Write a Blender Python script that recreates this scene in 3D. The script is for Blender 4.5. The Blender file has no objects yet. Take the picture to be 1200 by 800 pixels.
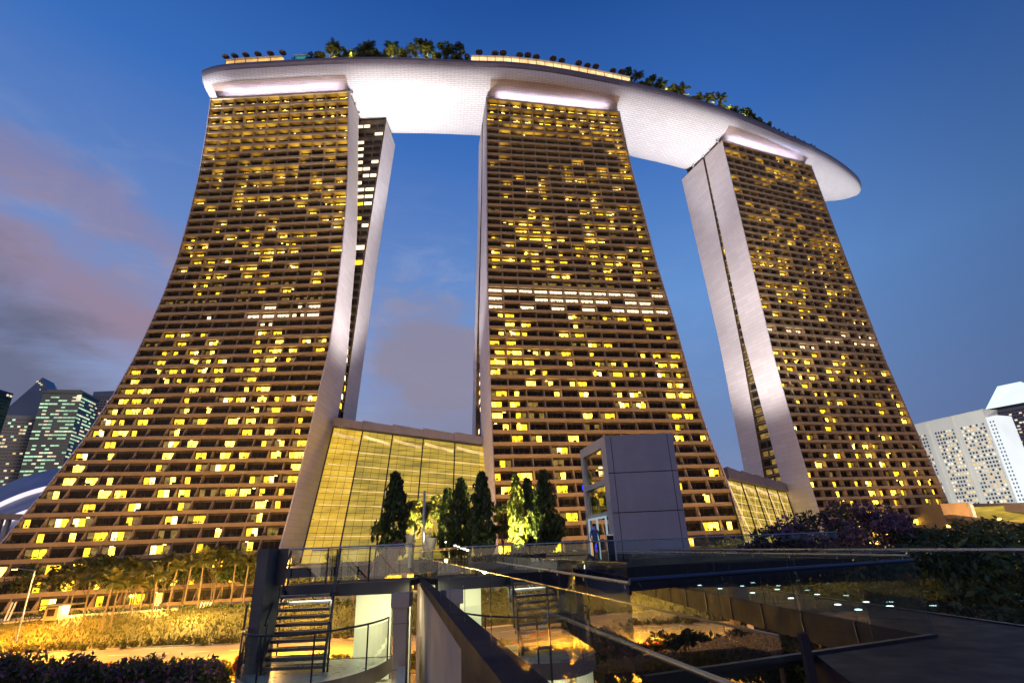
import bpy, bmesh, math, random
import numpy as np
from mathutils import Vector, Matrix
random.seed(7); rng = np.random.default_rng(11)
S = bpy.context.scene
COL = S.collection
PI = math.pi
EYE = 12.0

# ------------------------------------------------------------------ camera
# solved from the photograph: zenith vanishing point, horizon and focal length
FPX = 615.275
def cam_axes():
    zx, zy, F = -68.0, -1550.0, FPX
    U = np.array([zx, -zy, -F]); U /= np.linalg.norm(U)
    f = np.array([0, 0, -1.0]); Y = f - U * (f @ U); Y /= np.linalg.norm(Y)
    X = np.cross(Y, U)
    return np.array([X, Y, U])            # rows: world x, y, z in camera space
RC = cam_axes()
def P(px, py, Y):                          # photograph point at a distance of Y metres ahead
    r = RC @ np.array([px - 600, 400 - py, -FPX])
    return Vector(r * (Y / r[1]) + np.array([0, 0, EYE]))
def PZ(px, py, z):
    r = RC @ np.array([px - 600, 400 - py, -FPX])
    return Vector(r * ((z - EYE) / r[2]) + np.array([0, 0, EYE]))
cd = bpy.data.cameras.new('camera'); cam = bpy.data.objects.new('camera', cd); COL.objects.link(cam)
cd.sensor_width = 36; cd.lens = FPX / 1200 * 36; cd.clip_start = 0.05; cd.clip_end = 6000
M = Matrix([[*RC[0], 0], [*RC[1], 0], [*RC[2], EYE], [0, 0, 0, 1]])
cam.matrix_world = M
S.camera = cam

# ------------------------------------------------------------------ render / view
S.view_settings.view_transform = 'Standard'; S.view_settings.look = 'None'
S.view_settings.exposure = 0.0; S.view_settings.gamma = 1.0
S.render.engine = 'CYCLES'
S.cycles.use_denoising = True
S.cycles.max_bounces = 7; S.cycles.diffuse_bounces = 2; S.cycles.glossy_bounces = 3
S.cycles.transparent_max_bounces = 24; S.cycles.transmission_bounces = 3
S.cycles.sample_clamp_indirect = 3.0; S.cycles.use_light_tree = True
S.cycles.caustics_reflective = False; S.cycles.caustics_refractive = False

def lin(r, g, b):
    f = lambda c: (c / 255 / 12.92) if c / 255 <= .04045 else ((c / 255 + .055) / 1.055) ** 2.4
    return (f(r), f(g), f(b), 1)

# ------------------------------------------------------------------ node helper
class NT:
    def __init__(s, tree): s.t = tree; s.n = tree.nodes; s.l = tree.links
    def node(s, kind, **kw):
        n = s.n.new(kind)
        for k, v in kw.items():
            if k.startswith('i_'):
                key = k[2:].replace('_', ' ')
                n.inputs[key].default_value = v
            else: setattr(n, k, v)
        return n
    def link(s, a, b): s.l.new(a, b)
    def put(s, sock, v):
        if isinstance(v, bpy.types.NodeSocket): s.l.new(v, sock)
        else: sock.default_value = v
    def math(s, op, a, b=0.0, c=0.0, clamp=False):
        n = s.n.new('ShaderNodeMath'); n.operation = op; n.use_clamp = clamp
        for i, v in enumerate((a, b, c)): s.put(n.inputs[i], v)
        return n.outputs[0]
    def mix(s, f, a, b, typ='MIX'):
        n = s.n.new('ShaderNodeMix'); n.data_type = 'RGBA'; n.blend_type = typ
        s.put(n.inputs[0], f); s.put(n.inputs[6], a); s.put(n.inputs[7], b)
        return n.outputs[2]
    def noise(s, vec, scale, detail=3, rough=.5, dist=0.0):
        n = s.n.new('ShaderNodeTexNoise'); n.inputs['Scale'].default_value = scale
        n.inputs['Detail'].default_value = detail; n.inputs['Roughness'].default_value = rough
        n.inputs['Distortion'].default_value = dist
        if vec is not None: s.l.new(vec, n.inputs['Vector'])
        return n.outputs['Fac']
    def ramp(s, f, stops, interp='LINEAR'):
        n = s.n.new('ShaderNodeValToRGB'); n.color_ramp.interpolation = interp
        e = n.color_ramp.elements
        while len(e) < len(stops): e.new(.5)
        for el, (p, c) in zip(e, stops):
            el.position = p; el.color = c if len(c) == 4 else (*c, 1)
        s.put(n.inputs[0], f)
        return n.outputs[0]
    def smooth(s, x, a, b):
        n = s.n.new('ShaderNodeMapRange'); n.interpolation_type = 'SMOOTHSTEP'
        s.put(n.inputs[0], x); n.inputs[1].default_value = a; n.inputs[2].default_value = b
        return n.outputs[0]

# ------------------------------------------------------------------ dusk sky
W = bpy.data.worlds.new('World'); S.world = W; W.use_nodes = True
T = NT(W.node_tree); T.n.clear()
geo = T.node('ShaderNodeNewGeometry')
tc = T.node('ShaderNodeTexCoord')
sx = T.node('ShaderNodeSeparateXYZ'); T.link(tc.outputs['Generated'], sx.inputs[0])
az = T.math('MULTIPLY', T.math('ARCTAN2', sx.outputs[0], sx.outputs[1]), 180 / PI)
el = T.math('MULTIPLY', T.math('ARCSINE', sx.outputs[2]), 180 / PI)
elf = T.math('DIVIDE', el, 90, clamp=True)
right = T.ramp(elf, [(0, lin(120, 134, 168)), (.10, lin(108, 132, 178)), (.27, lin(100, 146, 208)), (.45, lin(56, 108, 186)), (.60, lin(30, 76, 150)), (1, lin(16, 46, 104))])
left = T.ramp(elf, [(0, lin(150, 140, 160)), (.15, lin(140, 150, 188)), (.30, lin(110, 140, 198)), (.48, lin(54, 108, 186)), (.60, lin(34, 84, 162)), (1, lin(18, 50, 112))])
fr = T.smooth(az, -35, 25)
base = T.mix(fr, left, right)
dark = T.smooth(az, 20, 60)
base = T.mix(T.math('MULTIPLY', dark, .6), base, lin(20, 52, 108))
cv = T.node('ShaderNodeCombineXYZ'); T.put(cv.inputs[0], T.math('MULTIPLY', az, .035)); T.put(cv.inputs[1], T.math('MULTIPLY', el, .09))
n1 = T.noise(cv.outputs[0], 1.1, 5, .55, .6)
n2 = T.noise(cv.outputs[0], 3.6, 8, .62, .5)
def blob(a0, e0, ra, re, slope=0.0, wob=.9):
    da = T.math('SUBTRACT', az, a0)
    de = T.math('SUBTRACT', T.math('SUBTRACT', el, e0), T.math('MULTIPLY', da, slope))
    d = T.math('ADD', T.math('POWER', T.math('ABSOLUTE', T.math('DIVIDE', da, ra)), 2.0), T.math('POWER', T.math('ABSOLUTE', T.math('DIVIDE', de, re)), 2.0))
    d = T.math('SQRT', d)
    v = T.math('SUBTRACT', 1.0, d)
    v = T.math('ADD', v, T.math('MULTIPLY', T.math('SUBTRACT', n1, .5), wob * 2))
    return T.math('ADD', v, T.math('MULTIPLY', T.math('SUBTRACT', n2, .5), wob * 1.3))
pink = lin(150, 126, 144); grey = lin(92, 98, 126)
c = base
veil = T.math('MULTIPLY', T.smooth(n2, .45, .72), T.math('MULTIPLY', T.math('SUBTRACT', 1.0, T.smooth(el, 14, 42)), T.math('SUBTRACT', 1.0, T.smooth(az, -5, 30))))
c = T.mix(T.math('MULTIPLY', veil, .55), c, lin(168, 178, 210))
for (a0, e0, ra, re, sl, colr, lo, hi, am) in [
        (-42, 22, 24, 6, -.30, pink, -.1, .9, .8),
        (-46, 30, 20, 3.0, -.2, pink, .0, .9, .5),
        (-50, 17, 14, 2.2, -.3, lin(160, 164, 200), .0, .7, .6),
        (-32, 19.5, 12, 3, -.2, pink, .1, .9, .55),
        (-47, 12, 14, 12, -.5, grey, -.2, .7, .9),
        (-9, 19, 9, 9.5, -.1, lin(140, 134, 156), -.15, .6, .9),
        (-6, 10, 20, 6, 0, lin(128, 132, 162), .0, .8, .8)]:
    b = T.smooth(blob(a0, e0, ra, re, sl), lo, hi)
    c = T.mix(T.math('MULTIPLY', b, am), c, colr)
sky = T.node('ShaderNodeTexSky'); sky.sky_type = 'NISHITA'; sky.sun_disc = False
sky.sun_elevation = math.radians(-2); sky.sun_rotation = math.radians(-60)
c = T.mix(1.0, c, T.mix(1.0, sky.outputs[0], (.05, .05, .05, 1), 'MULTIPLY'), 'ADD')
bg = T.node('ShaderNodeBackground'); T.link(c, bg.inputs[0]); bg.inputs[1].default_value = 1.0
wo = T.node('ShaderNodeOutputWorld'); T.link(bg.outputs[0], wo.inputs[0])

# one dim, broad, warm lamp: the glow of the city behind the camera
sd = bpy.data.lights.new('sun', 'SUN'); sd.energy = 0.46; sd.angle = math.radians(35); sd.color = (1, .66, .36)
so = bpy.data.objects.new('sun', sd); COL.objects.link(so)
so.rotation_euler = Vector((0.12, 1, -0.18)).to_track_quat('-Z', 'Y').to_euler()

def spot(loc, target, energy, color, angle=90, blend=.6, size=1.0, name='flood_light'):
    l = bpy.data.lights.new(name, 'SPOT'); l.energy = energy; l.color = color
    l.spot_size = math.radians(angle); l.spot_blend = blend; l.shadow_soft_size = size
    o = bpy.data.objects.new(name, l); COL.objects.link(o); o.location = loc
    o.rotation_euler = (Vector(target) - Vector(loc)).to_track_quat('-Z', 'Y').to_euler()
    return o
def area(loc, target, sx_, sy_, energy, color, name='strip_light', spread=180):
    l = bpy.data.lights.new(name, 'AREA'); l.energy = energy; l.color = color; l.shape = 'RECTANGLE'; l.size = sx_; l.size_y = sy_
    l.spread = math.radians(spread)
    o = bpy.data.objects.new(name, l); COL.objects.link(o); o.location = loc
    o.rotation_euler = (Vector(target) - Vector(loc)).to_track_quat('-Z', 'Y').to_euler()
    return o
def point(loc, energy, color, size=.3, name='lamp_light'):
    l = bpy.data.lights.new(name, 'POINT'); l.energy = energy; l.color = color; l.shadow_soft_size = size
    o = bpy.data.objects.new(name, l); COL.objects.link(o); o.location = loc
    return o

# ------------------------------------------------------------------ materials
def material(name, color, rough=.7, metal=0.0, var=.25, scale=.5, bump=0.0, bscale=8.0, coat=0.0, spec=.5, streak=False):
    m = bpy.data.materials.new(name); m.use_nodes = True; t = NT(m.node_tree)
    b = t.n['Principled BSDF']; g = t.node('ShaderNodeTexCoord')
    vec = g.outputs['Object']
    if streak:
        mp = t.node('ShaderNodeMapping'); mp.inputs['Scale'].default_value = (1, 1, .12); t.link(vec, mp.inputs[0]); vec = mp.outputs[0]
    n = t.noise(vec, scale, 4, .6)
    lo = tuple(x * (1 - var) for x in color[:3]); hi = tuple(min(1, x * (1 + var)) for x in color[:3])
    cr = t.ramp(n, [(.3, lo), (.7, hi)])
    t.link(cr, b.inputs['Base Color'])
    b.inputs['Metallic'].default_value = metal; b.inputs['Specular IOR Level'].default_value = spec
    rr = t.ramp(t.noise(vec, scale * 2.3, 3), [(.3, (rough * .85,) * 3), (.7, (min(1, rough * 1.15),) * 3)])
    t.link(rr, b.inputs['Roughness'])
    if bump:
        bp = t.node('ShaderNodeBump'); bp.inputs['Strength'].default_value = bump; bp.inputs['Distance'].default_value = .05
        t.link(t.noise(vec, bscale, 5), bp.inputs['Height']); t.link(bp.outputs[0], b.inputs['Normal'])
    return m
def emit(name, color, strength, var=.0, scale=1.0):
    m = bpy.data.materials.new(name); m.use_nodes = True; t = NT(m.node_tree); t.n.clear()
    e = t.node('ShaderNodeEmission'); o = t.node('ShaderNodeOutputMaterial')
    e.inputs[0].default_value = (*color[:3], 1); e.inputs[1].default_value = strength
    if var:
        g = t.node('ShaderNodeTexCoord'); n = t.noise(g.outputs['Object'], scale, 3, .6)
        t.link(t.math('MULTIPLY', t.ramp(n, [(.35, (1 - var,) * 3), (.65, (1 + var,) * 3)]), strength), e.inputs[1])
    t.link(e.outputs[0], o.inputs[0])
    return m
def leafmat(name, c1, c2, scale=.9, trans=.25, rough=.55):
    m = bpy.data.materials.new(name); m.use_nodes = True; t = NT(m.node_tree)
    b = t.n['Principled BSDF']; g = t.node('ShaderNodeTexCoord')
    t.link(t.ramp(t.noise(g.outputs['Object'], scale, 4, .7), [(.35, c1), (.65, c2)]), b.inputs['Base Color'])
    b.inputs['Roughness'].default_value = rough
    tr = t.node('ShaderNodeBsdfTranslucent'); t.link(t.ramp(t.noise(g.outputs['Object'], scale, 4, .7), [(.35, c1), (.65, c2)]), tr.inputs[0])
    mx = t.node('ShaderNodeMixShader'); mx.inputs[0].default_value = trans
    t.link(b.outputs[0], mx.inputs[1]); t.link(tr.outputs[0], mx.inputs[2]); t.link(mx.outputs[0], t.n['Material Output'].inputs[0])
    return m
def glassmat(name, tint=(.80, .92, .90), refl=.08, rough=.0, edge=.7, power=4.0):
    m = bpy.data.materials.new(name); m.use_nodes = True; t = NT(m.node_tree); t.n.clear()
    tr = t.node('ShaderNodeBsdfTransparent'); tr.inputs[0].default_value = (*tint, 1)
    gl = t.node('ShaderNodeBsdfGlossy'); gl.inputs['Roughness'].default_value = rough; gl.inputs[0].default_value = (.9, .97, 1, 1)
    ge = t.node('ShaderNodeNewGeometry'); dp = t.node('ShaderNodeVectorMath', operation='DOT_PRODUCT')
    t.link(ge.outputs['Incoming'], dp.inputs[0]); t.link(ge.outputs['Normal'], dp.inputs[1])
    sch = t.math('POWER', t.math('SUBTRACT', 1.0, t.math('ABSOLUTE', dp.outputs['Value']), clamp=True), power)   # both faces of a thin pane
    f = t.math('ADD', t.math('MULTIPLY', sch, edge), refl, clamp=True)
    mx = t.node('ShaderNodeMixShader'); t.link(f, mx.inputs[0]); t.link(tr.outputs[0], mx.inputs[1]); t.link(gl.outputs[0], mx.inputs[2])
    o = t.node('ShaderNodeOutputMaterial'); t.link(mx.outputs[0], o.inputs[0])
    return m
def litglass(name, c_hi, c_lo, strength, scale=(.5, .5, .5), lo=.35, hi=.65):
    """a lit room behind a window: soft blotches of lamp light, curtain folds and furniture shadow"""
    m = bpy.data.materials.new(name); m.use_nodes = True; t = NT(m.node_tree); t.n.clear()
    g = t.node('ShaderNodeTexCoord'); mp = t.node('ShaderNodeMapping'); mp.inputs['Scale'].default_value = scale
    t.link(g.outputs['Object'], mp.inputs[0])
    n = t.noise(mp.outputs[0], 1.0, 4, .65)
    cc = t.ramp(n, [(lo, c_lo), (hi, c_hi)])
    e = t.node('ShaderNodeEmission'); t.link(cc, e.inputs[0]); e.inputs[1].default_value = strength
    gl = t.node('ShaderNodeBsdfGlossy'); gl.inputs['Roughness'].default_value = .08; gl.inputs[0].default_value = (.6, .6, .6, 1)
    mx = t.node('ShaderNodeMixShader'); mx.inputs[0].default_value = .06
    t.link(e.outputs[0], mx.inputs[1]); t.link(gl.outputs[0], mx.inputs[2])
    o = t.node('ShaderNodeOutputMaterial'); t.link(mx.outputs[0], o.inputs[0])
    return m

MT = {}
MT['spandrel'] = material('spandrel_concrete', (.40, .285, .165), .75, var=.14, scale=.35)
MT['fin'] = material('divider_concrete', (.40, .30, .21), .8, var=.15, scale=.4)
MT['soffit'] = material('balcony_soffit', (.62, .54, .38), .7, var=.12, scale=.6)
MT['dark_glass'] = material('dark_window_glass', (.016, .012, .01), .35, var=.5, scale=.3, spec=.12)
MT['dark_glass2'] = material('unlit_room_glass', (.10, .075, .05), .5, var=.5, scale=.4, spec=.15)
MT['win_bright'] = litglass('lit_room', (1, .66, .07), (.36, .20, .012), 8.0, (1.1, 1.1, .7), .38, .6)
MT['win_mid'] = litglass('softly_lit_room', (1, .58, .02), (.30, .16, .006), 4.2, (1.0, 1.0, .7), .36, .62)
MT['win_white'] = litglass('white_lit_room', (1, .80, .5), (.9, .6, .3), 3.0, (.6, .6, 1.2))
MT['win_dim'] = litglass('curtained_room', (.45, .28, .05), (.12, .07, .01), .9, (.5, .5, .8))
MT['win_pale'] = litglass('pale_lit_room', (1, .78, .34), (.7, .40, .06), 5.0, (1.2, 1.2, .8), .36, .6)
MT['added_glow'] = emit('added_balcony_glow', (1, .68, .16), 14)  # added emitter that brightens balcony walls and ceilings
MT['win_blue'] = emit('blue_television_glow', (.05, .05, 1), 1.5)
MT['frame_dark'] = material('dark_window_frame', (.03, .028, .03), .5)
MT['endwall'] = None
MT['steel_dark'] = material('dark_steel', (.035, .038, .05), .4, .6, var=.2, scale=2)
MT['steel'] = material('brushed_steel', (.45, .47, .5), .3, .9, var=.12, scale=3)
MT['white_steel'] = material('white_painted_steel', (.75, .73, .76), .5, var=.05)
MT['balc_plant'] = leafmat('balcony_planting', (.03, .035, .012), (.07, .06, .02))

def panel_wall(name, color, pw, ph, line=.55, rough=.55, mortar=.012, var=.06):
    m = bpy.data.materials.new(name); m.use_nodes = True; t = NT(m.node_tree)
    b = t.n['Principled BSDF']; u = t.node('ShaderNodeUVMap')
    br = t.node('ShaderNodeTexBrick'); t.link(u.outputs[0], br.inputs[0])
    br.inputs['Color1'].default_value = (*[c_ * (1 - var) for c_ in color], 1); br.inputs['Color2'].default_value = (*[min(1, c_ * (1 + var)) for c_ in color], 1)
    br.inputs['Mortar'].default_value = (*[c_ * line for c_ in color], 1)
    br.inputs['Scale'].default_value = 1.0; br.inputs['Mortar Size'].default_value = mortar * 10
    br.inputs['Brick Width'].default_value = pw; br.inputs['Row Height'].default_value = ph; br.inputs['Mortar Smooth'].default_value = .4
    n = t.noise(u.outputs[0], .12, 4, .6)
    cc = t.mix(1.0, br.outputs[0], t.ramp(n, [(.3, (.94, .93, .94)), (.7, (1, 1, 1))]), 'MULTIPLY')
    t.link(cc, b.inputs['Base Color']); b.inputs['Roughness'].default_value = rough
    bp = t.node('ShaderNodeBump'); bp.inputs['Strength'].default_value = .4; bp.inputs['Distance'].default_value = .04
    t.link(t.math('SUBTRACT', 1.0, br.outputs['Fac']), bp.inputs['Height']); t.link(bp.outputs[0], b.inputs['Normal'])
    return m
MT['endwall'] = panel_wall('white_stone_panels', (.70, .64, .66), 6.0, 1.7, .8, .6, .008)
MT['hull'] = panel_wall('pale_hull_panels', (.74, .72, .76), 3.0, .8, .55, .45, .010, .05)
MT['bronze'] = panel_wall('hull_shade_panels', (.44, .33, .27), 3.0, .8, .6, .5, .008, .08)  # same hull panels in brown, their unlit tone put into the colour
MT['hullrim'] = material('grey_hull_rim', (.17, .15, .19), .45, .3, var=.15, scale=.2)

# ------------------------------------------------------------------ mesh builder
class MB:
    def __init__(s): s.v = []; s.f = []; s.m = []; s.mats = []; s.uv = {}
    def mi(s, mat):
        if mat not in s.mats: s.mats.append(mat)
        return s.mats.index(mat)
    def face(s, pts, mat, uv=None):
        i = len(s.v); s.v.extend([tuple(p) for p in pts]); s.f.append(tuple(range(i, i + len(pts)))); s.m.append(s.mi(mat))
        if uv: s.uv[len(s.f) - 1] = uv
    def hexa(s, b, t, mat, bottom=None, sides=None):   # b, t: four bottom and four top corners, same order
        i = len(s.v); s.v.extend([tuple(p) for p in b] + [tuple(p) for p in t]); k = s.mi(mat); kb = s.mi(bottom) if bottom else k
        s.f += [(i + 3, i + 2, i + 1, i), (i + 4, i + 5, i + 6, i + 7)]; s.m += [kb, k]
        for a in range(4):
            c_ = (a + 1) % 4; s.f.append((i + a, i + c_, i + 4 + c_, i + 4 + a)); s.m.append(k)
    def box(s, c, d, mat, rz=0.0, bottom=None):
        cx, cy, cz = c; dx, dy, dz = d[0] / 2, d[1] / 2, d[2] / 2; co, si = math.cos(rz), math.sin(rz)
        q = [(cx + x * co - y * si, cy + x * si + y * co) for x, y in ((-dx, -dy), (dx, -dy), (dx, dy), (-dx, dy))]
        s.hexa([(x, y, cz - dz) for x, y in q], [(x, y, cz + dz) for x, y in q], mat, bottom)
    def tube(s, a, b, r, mat, n=8, r2=None, cap=True):
        a = Vector(a); b = Vector(b); r2 = r if r2 is None else r2
        d = (b - a).normalized(); up = Vector((0, 0, 1)) if abs(d.z) < .95 else Vector((1, 0, 0))
        x = d.cross(up).normalized(); y = d.cross(x)
        i = len(s.v)
        for k in range(n):
            w = x * math.cos(2 * PI * k / n) + y * math.sin(2 * PI * k / n)
            s.v.append(tuple(a + w * r)); s.v.append(tuple(b + w * r2))
        mi = s.mi(mat)
        for k in range(n):
            j = (k + 1) % n; s.f.append((i + 2 * k, i + 2 * j, i + 2 * j + 1, i + 2 * k + 1)); s.m.append(mi)
        if cap:
            s.f.append(tuple(i + 2 * k for k in range(n))); s.m.append(mi)
            s.f.append(tuple(i + 2 * k + 1 for k in reversed(range(n)))); s.m.append(mi)
    def path(s, pts, r, mat, n=8):
        for a, b in zip(pts[:-1], pts[1:]): s.tube(a, b, r, mat, n)
    def bar(s, a, b, w, h, mat):            # rectangular bar, w sideways, h upwards
        a = Vector(a); b = Vector(b); d = (b - a).normalized(); side = d.cross(Vector((0, 0, 1)))
        side = side.normalized() * w / 2 if side.length > 1e-4 else Vector((w / 2, 0, 0)); up = side.cross(d).normalized() * h / 2
        s.hexa([a - side - up, a + side - up, b + side - up, b - side - up], [a - side + up, a + side + up, b + side + up, b - side + up], mat)
    def build(s, name, parent=None, smooth=False, origin=None):
        me = bpy.data.meshes.new(name); v = s.v
        if origin is None and parent is None and len(v):
            a = np.array(v); origin = (a[:, 0].mean(), a[:, 1].mean(), a[:, 2].min())
        if parent is not None and origin is None: origin = (0, 0, 0)
        base_ = np.array(origin)
        off = base_ + (np.array(parent_world(parent)) if parent is not None else 0)
        if parent is not None: off = np.array(parent_world(parent)); base_ = np.zeros(3)
        v = [tuple(np.array(p) - off) for p in v] if len(v) < 4 else (np.array(v) - off).tolist()
        me.from_pydata(v, [], s.f); me.polygons.foreach_set('material_index', s.m)
        for m in s.mats: me.materials.append(m)
        if s.uv:
            ul = me.uv_layers.new(name='UVMap')
            for fi, uv in s.uv.items():
                pl = me.polygons[fi]
                for k, li in enumerate(pl.loop_indices): ul.data[li].uv = uv[k]
        if smooth: me.polygons.foreach_set('use_smooth', [True] * len(me.polygons))
        me.update()
        o = bpy.data.objects.new(name, me); COL.objects.link(o)
        if parent is not None: o.parent = parent
        else: o.location = origin
        return o
def parent_world(p):
    x = np.zeros(3)
    while p is not None: x += np.array(p.location); p = p.parent
    return x
def tag(o, label=None, cat=None, group=None, kind=None):
    if label: o['label'] = label
    if cat: o['category'] = cat
    if group: o['group'] = group
    if kind: o['kind'] = kind
    return o
def empty(name, loc, label, cat, group=None):
    o = bpy.data.objects.new(name, None); COL.objects.link(o); o.location = loc; o.empty_display_size = .5
    return tag(o, label, cat, group)
def copy_tree(o, parent=None):
    c_ = o.copy(); COL.objects.link(c_); c_.parent = parent
    for ch in [x for x in COL.objects if x.parent == o]: copy_tree(ch, c_)
    return c_

# ================================================================== GROUND
G = {}
G['ground'] = material('dark_soil_ground', (.05, .045, .035), .95, var=.4, scale=.05, bump=.5)
G['asphalt'] = material('asphalt', (.16, .15, .14), .8, var=.22, scale=.15, bump=.3, bscale=3)
G['paint'] = material('road_paint', (.7, .7, .66), .6, var=.1)
G['kerb'] = material('kerb_concrete', (.35, .34, .32), .8, var=.2, scale=.6)
G['path'] = material('pale_path_concrete', (.42, .40, .37), .8, var=.2, scale=.2)
G['grass'] = leafmat('grass_blades', (.04, .06, .010), (.10, .085, .02), .12)
G['lawn'] = material('lawn_soil', (.075, .075, .02), .95, var=.5, scale=.25, bump=1, bscale=1.5)

mb = MB(); mb.face([(-3000, -300, -.3), (3000, -300, -.3), (3000, 4000, -.3), (-3000, 4000, -.3)], G['ground']); tag(mb.build('ground'), kind='structure')
def strip(name, y0, y1, z, mat, x0=-260, x1=260, lab=None):
    m_ = MB(); m_.face([(x0, y0, z), (x1, y0, z), (x1, y1, z), (x0, y1, z)], mat); return tag(m_.build(name), kind='structure')
strip('road', 76, 94, 0, G['asphalt']); strip('road', 52, 66, 0, G['asphalt'])
m_ = MB()
for yy in (82, 88):
    for k in range(-42, 43): m_.box((k * 6, yy, .008), (3, .15, .008), G['paint'])
for yy in (76.5, 93.5, 52.5, 65.5): m_.box((0, yy, .008), (520, .15, .008), G['paint'])
for k in range(-42, 43): m_.box((k * 6, 59, .008), (3, .15, .008), G['paint'])
tag(m_.build('road_marking'), kind='structure')
m_ = MB()
for yy in (51.8, 66.2, 75.8, 94.2): m_.box((0, yy, .0), (520, .3, .28), G['kerb'])
tag(m_.build('kerb'), kind='structure')
# median and verge: gentle terrain
def terrain(name, x0, x1, y0, y1, fz, mat, nx=60, ny=20):
    m_ = MB(); X = np.linspace(x0, x1, nx); Yv = np.linspace(y0, y1, ny)
    m_.v = [(x, y, fz(x, y)) for y in Yv for x in X]
    for j in range(ny - 1):
        for i in range(nx - 1):
            a = j * nx + i; m_.f.append((a, a + 1, a + nx + 1, a + nx)); m_.m.append(m_.mi(mat))
    return tag(m_.build(name, smooth=True, origin=(0, 0, 0)), kind='structure')
def bankz(x, y):
    t = max(0, min(1, (y - 95) / 22)); return .15 + 3.3 * t * t * (3 - 2 * t) + .25 * math.sin(x * .13) * math.sin(y * .3) * t
terrain('bank', -260, 260, 94.4, 122, bankz, G['lawn'], 120, 24)
terrain('median', -260, 260, 66.4, 75.6, lambda x, y: .12 + .1 * math.sin(x * .3), G['lawn'])
strip('plaza_ground', 122, 260, 3.4, G['path'])
strip('near_verge', 18, 51.6, .05, G['lawn'])
m_ = MB()
pp = [(-130, 108), (-104, 110.5), (-86, 114), (-70, 117.5)]
for (x0, y0), (x1, y1) in zip(pp[:-1], pp[1:]):
    m_.hexa([(x0, y0, bankz(x0, y0) - .5), (x1, y1, bankz(x1, y1) - .5), (x1, y1 + 3.5, bankz(x1, y1 + 3.5) - .5), (x0, y0 + 3.5, bankz(x0, y0 + 3.5) - .5)],
            [(x0, y0, bankz(x0, y0) + .3), (x1, y1, bankz(x1, y1) + .3), (x1, y1 + 3.5, bankz(x1, y1 + 3.5) + .35), (x0, y0 + 3.5, bankz(x0, y0 + 3.5) + .35)], G['path'])
tag(m_.build('footpath'), kind='structure')

def tuft_field(name, pts, h, w, mat, label, cat, kind='stuff', parent=None):
    """many short blades: pts (n,3)"""
    n = len(pts); a = rng.uniform(0, 2 * PI, n); hh = h * rng.uniform(.5, 1.2, n); ww = w * rng.uniform(.6, 1.3, n)
    dx, dy = np.cos(a) * ww, np.sin(a) * ww; lx, ly = rng.normal(0, .3, n) * hh, rng.normal(0, .3, n) * hh
    V = np.empty((n, 3, 3)); p = np.array(pts)
    V[:, 0] = p + np.c_[-dx, -dy, np.zeros(n)]; V[:, 1] = p + np.c_[dx, dy, np.zeros(n)]; V[:, 2] = p + np.c_[lx, ly, hh]
    return cloud_mesh(name, V.reshape(-1, 3), 3, [mat], np.zeros(n, int), parent, label, cat, kind)
def cloud_mesh(name, V, k, mats, mi, parent=None, label=None, cat=None, kind=None, origin=None, group=None):
    nf = len(V) // k; me = bpy.data.meshes.new(name)
    off = parent_world(parent) if parent is not None else (np.array([V[:, 0].mean(), V[:, 1].mean(), V[:, 2].min()]) if origin is None else np.array(origin))
    me.vertices.add(len(V)); me.vertices.foreach_set('co', (V - off).ravel())
    me.loops.add(nf * k); me.loops.foreach_set('vertex_index', np.arange(nf * k))
    me.polygons.add(nf); me.polygons.foreach_set('loop_start', np.arange(nf) * k)
    me.polygons.foreach_set('loop_total', np.full(nf, k)); me.polygons.foreach_set('material_index', mi)
    for m in mats: me.materials.append(m)
    me.update(calc_edges=True); me.validate()
    o = bpy.data.objects.new(name, me); COL.objects.link(o)
    if parent is not None: o.parent = parent
    else: o.location = off
    return tag(o, label, cat, group, kind)
def scatter_rect(n, x0, x1, y0, y1, fz):
    x = rng.uniform(x0, x1, n); y = rng.uniform(y0, y1, n)
    return np.array([(a, b, fz(a, b)) for a, b in zip(x, y)])
tuft_field('grass', scatter_rect(26000, -125, 110, 95, 121, bankz), .5, .12, G['grass'], 'rough orange-lit grass on the bank beyond the road', 'grass')
tuft_field('grass', scatter_rect(9000, -90, 70, 66.6, 75.4, lambda x, y: .1), .7, .12, G['grass'], 'rough grass on the strip between the two roads', 'grass')

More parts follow.
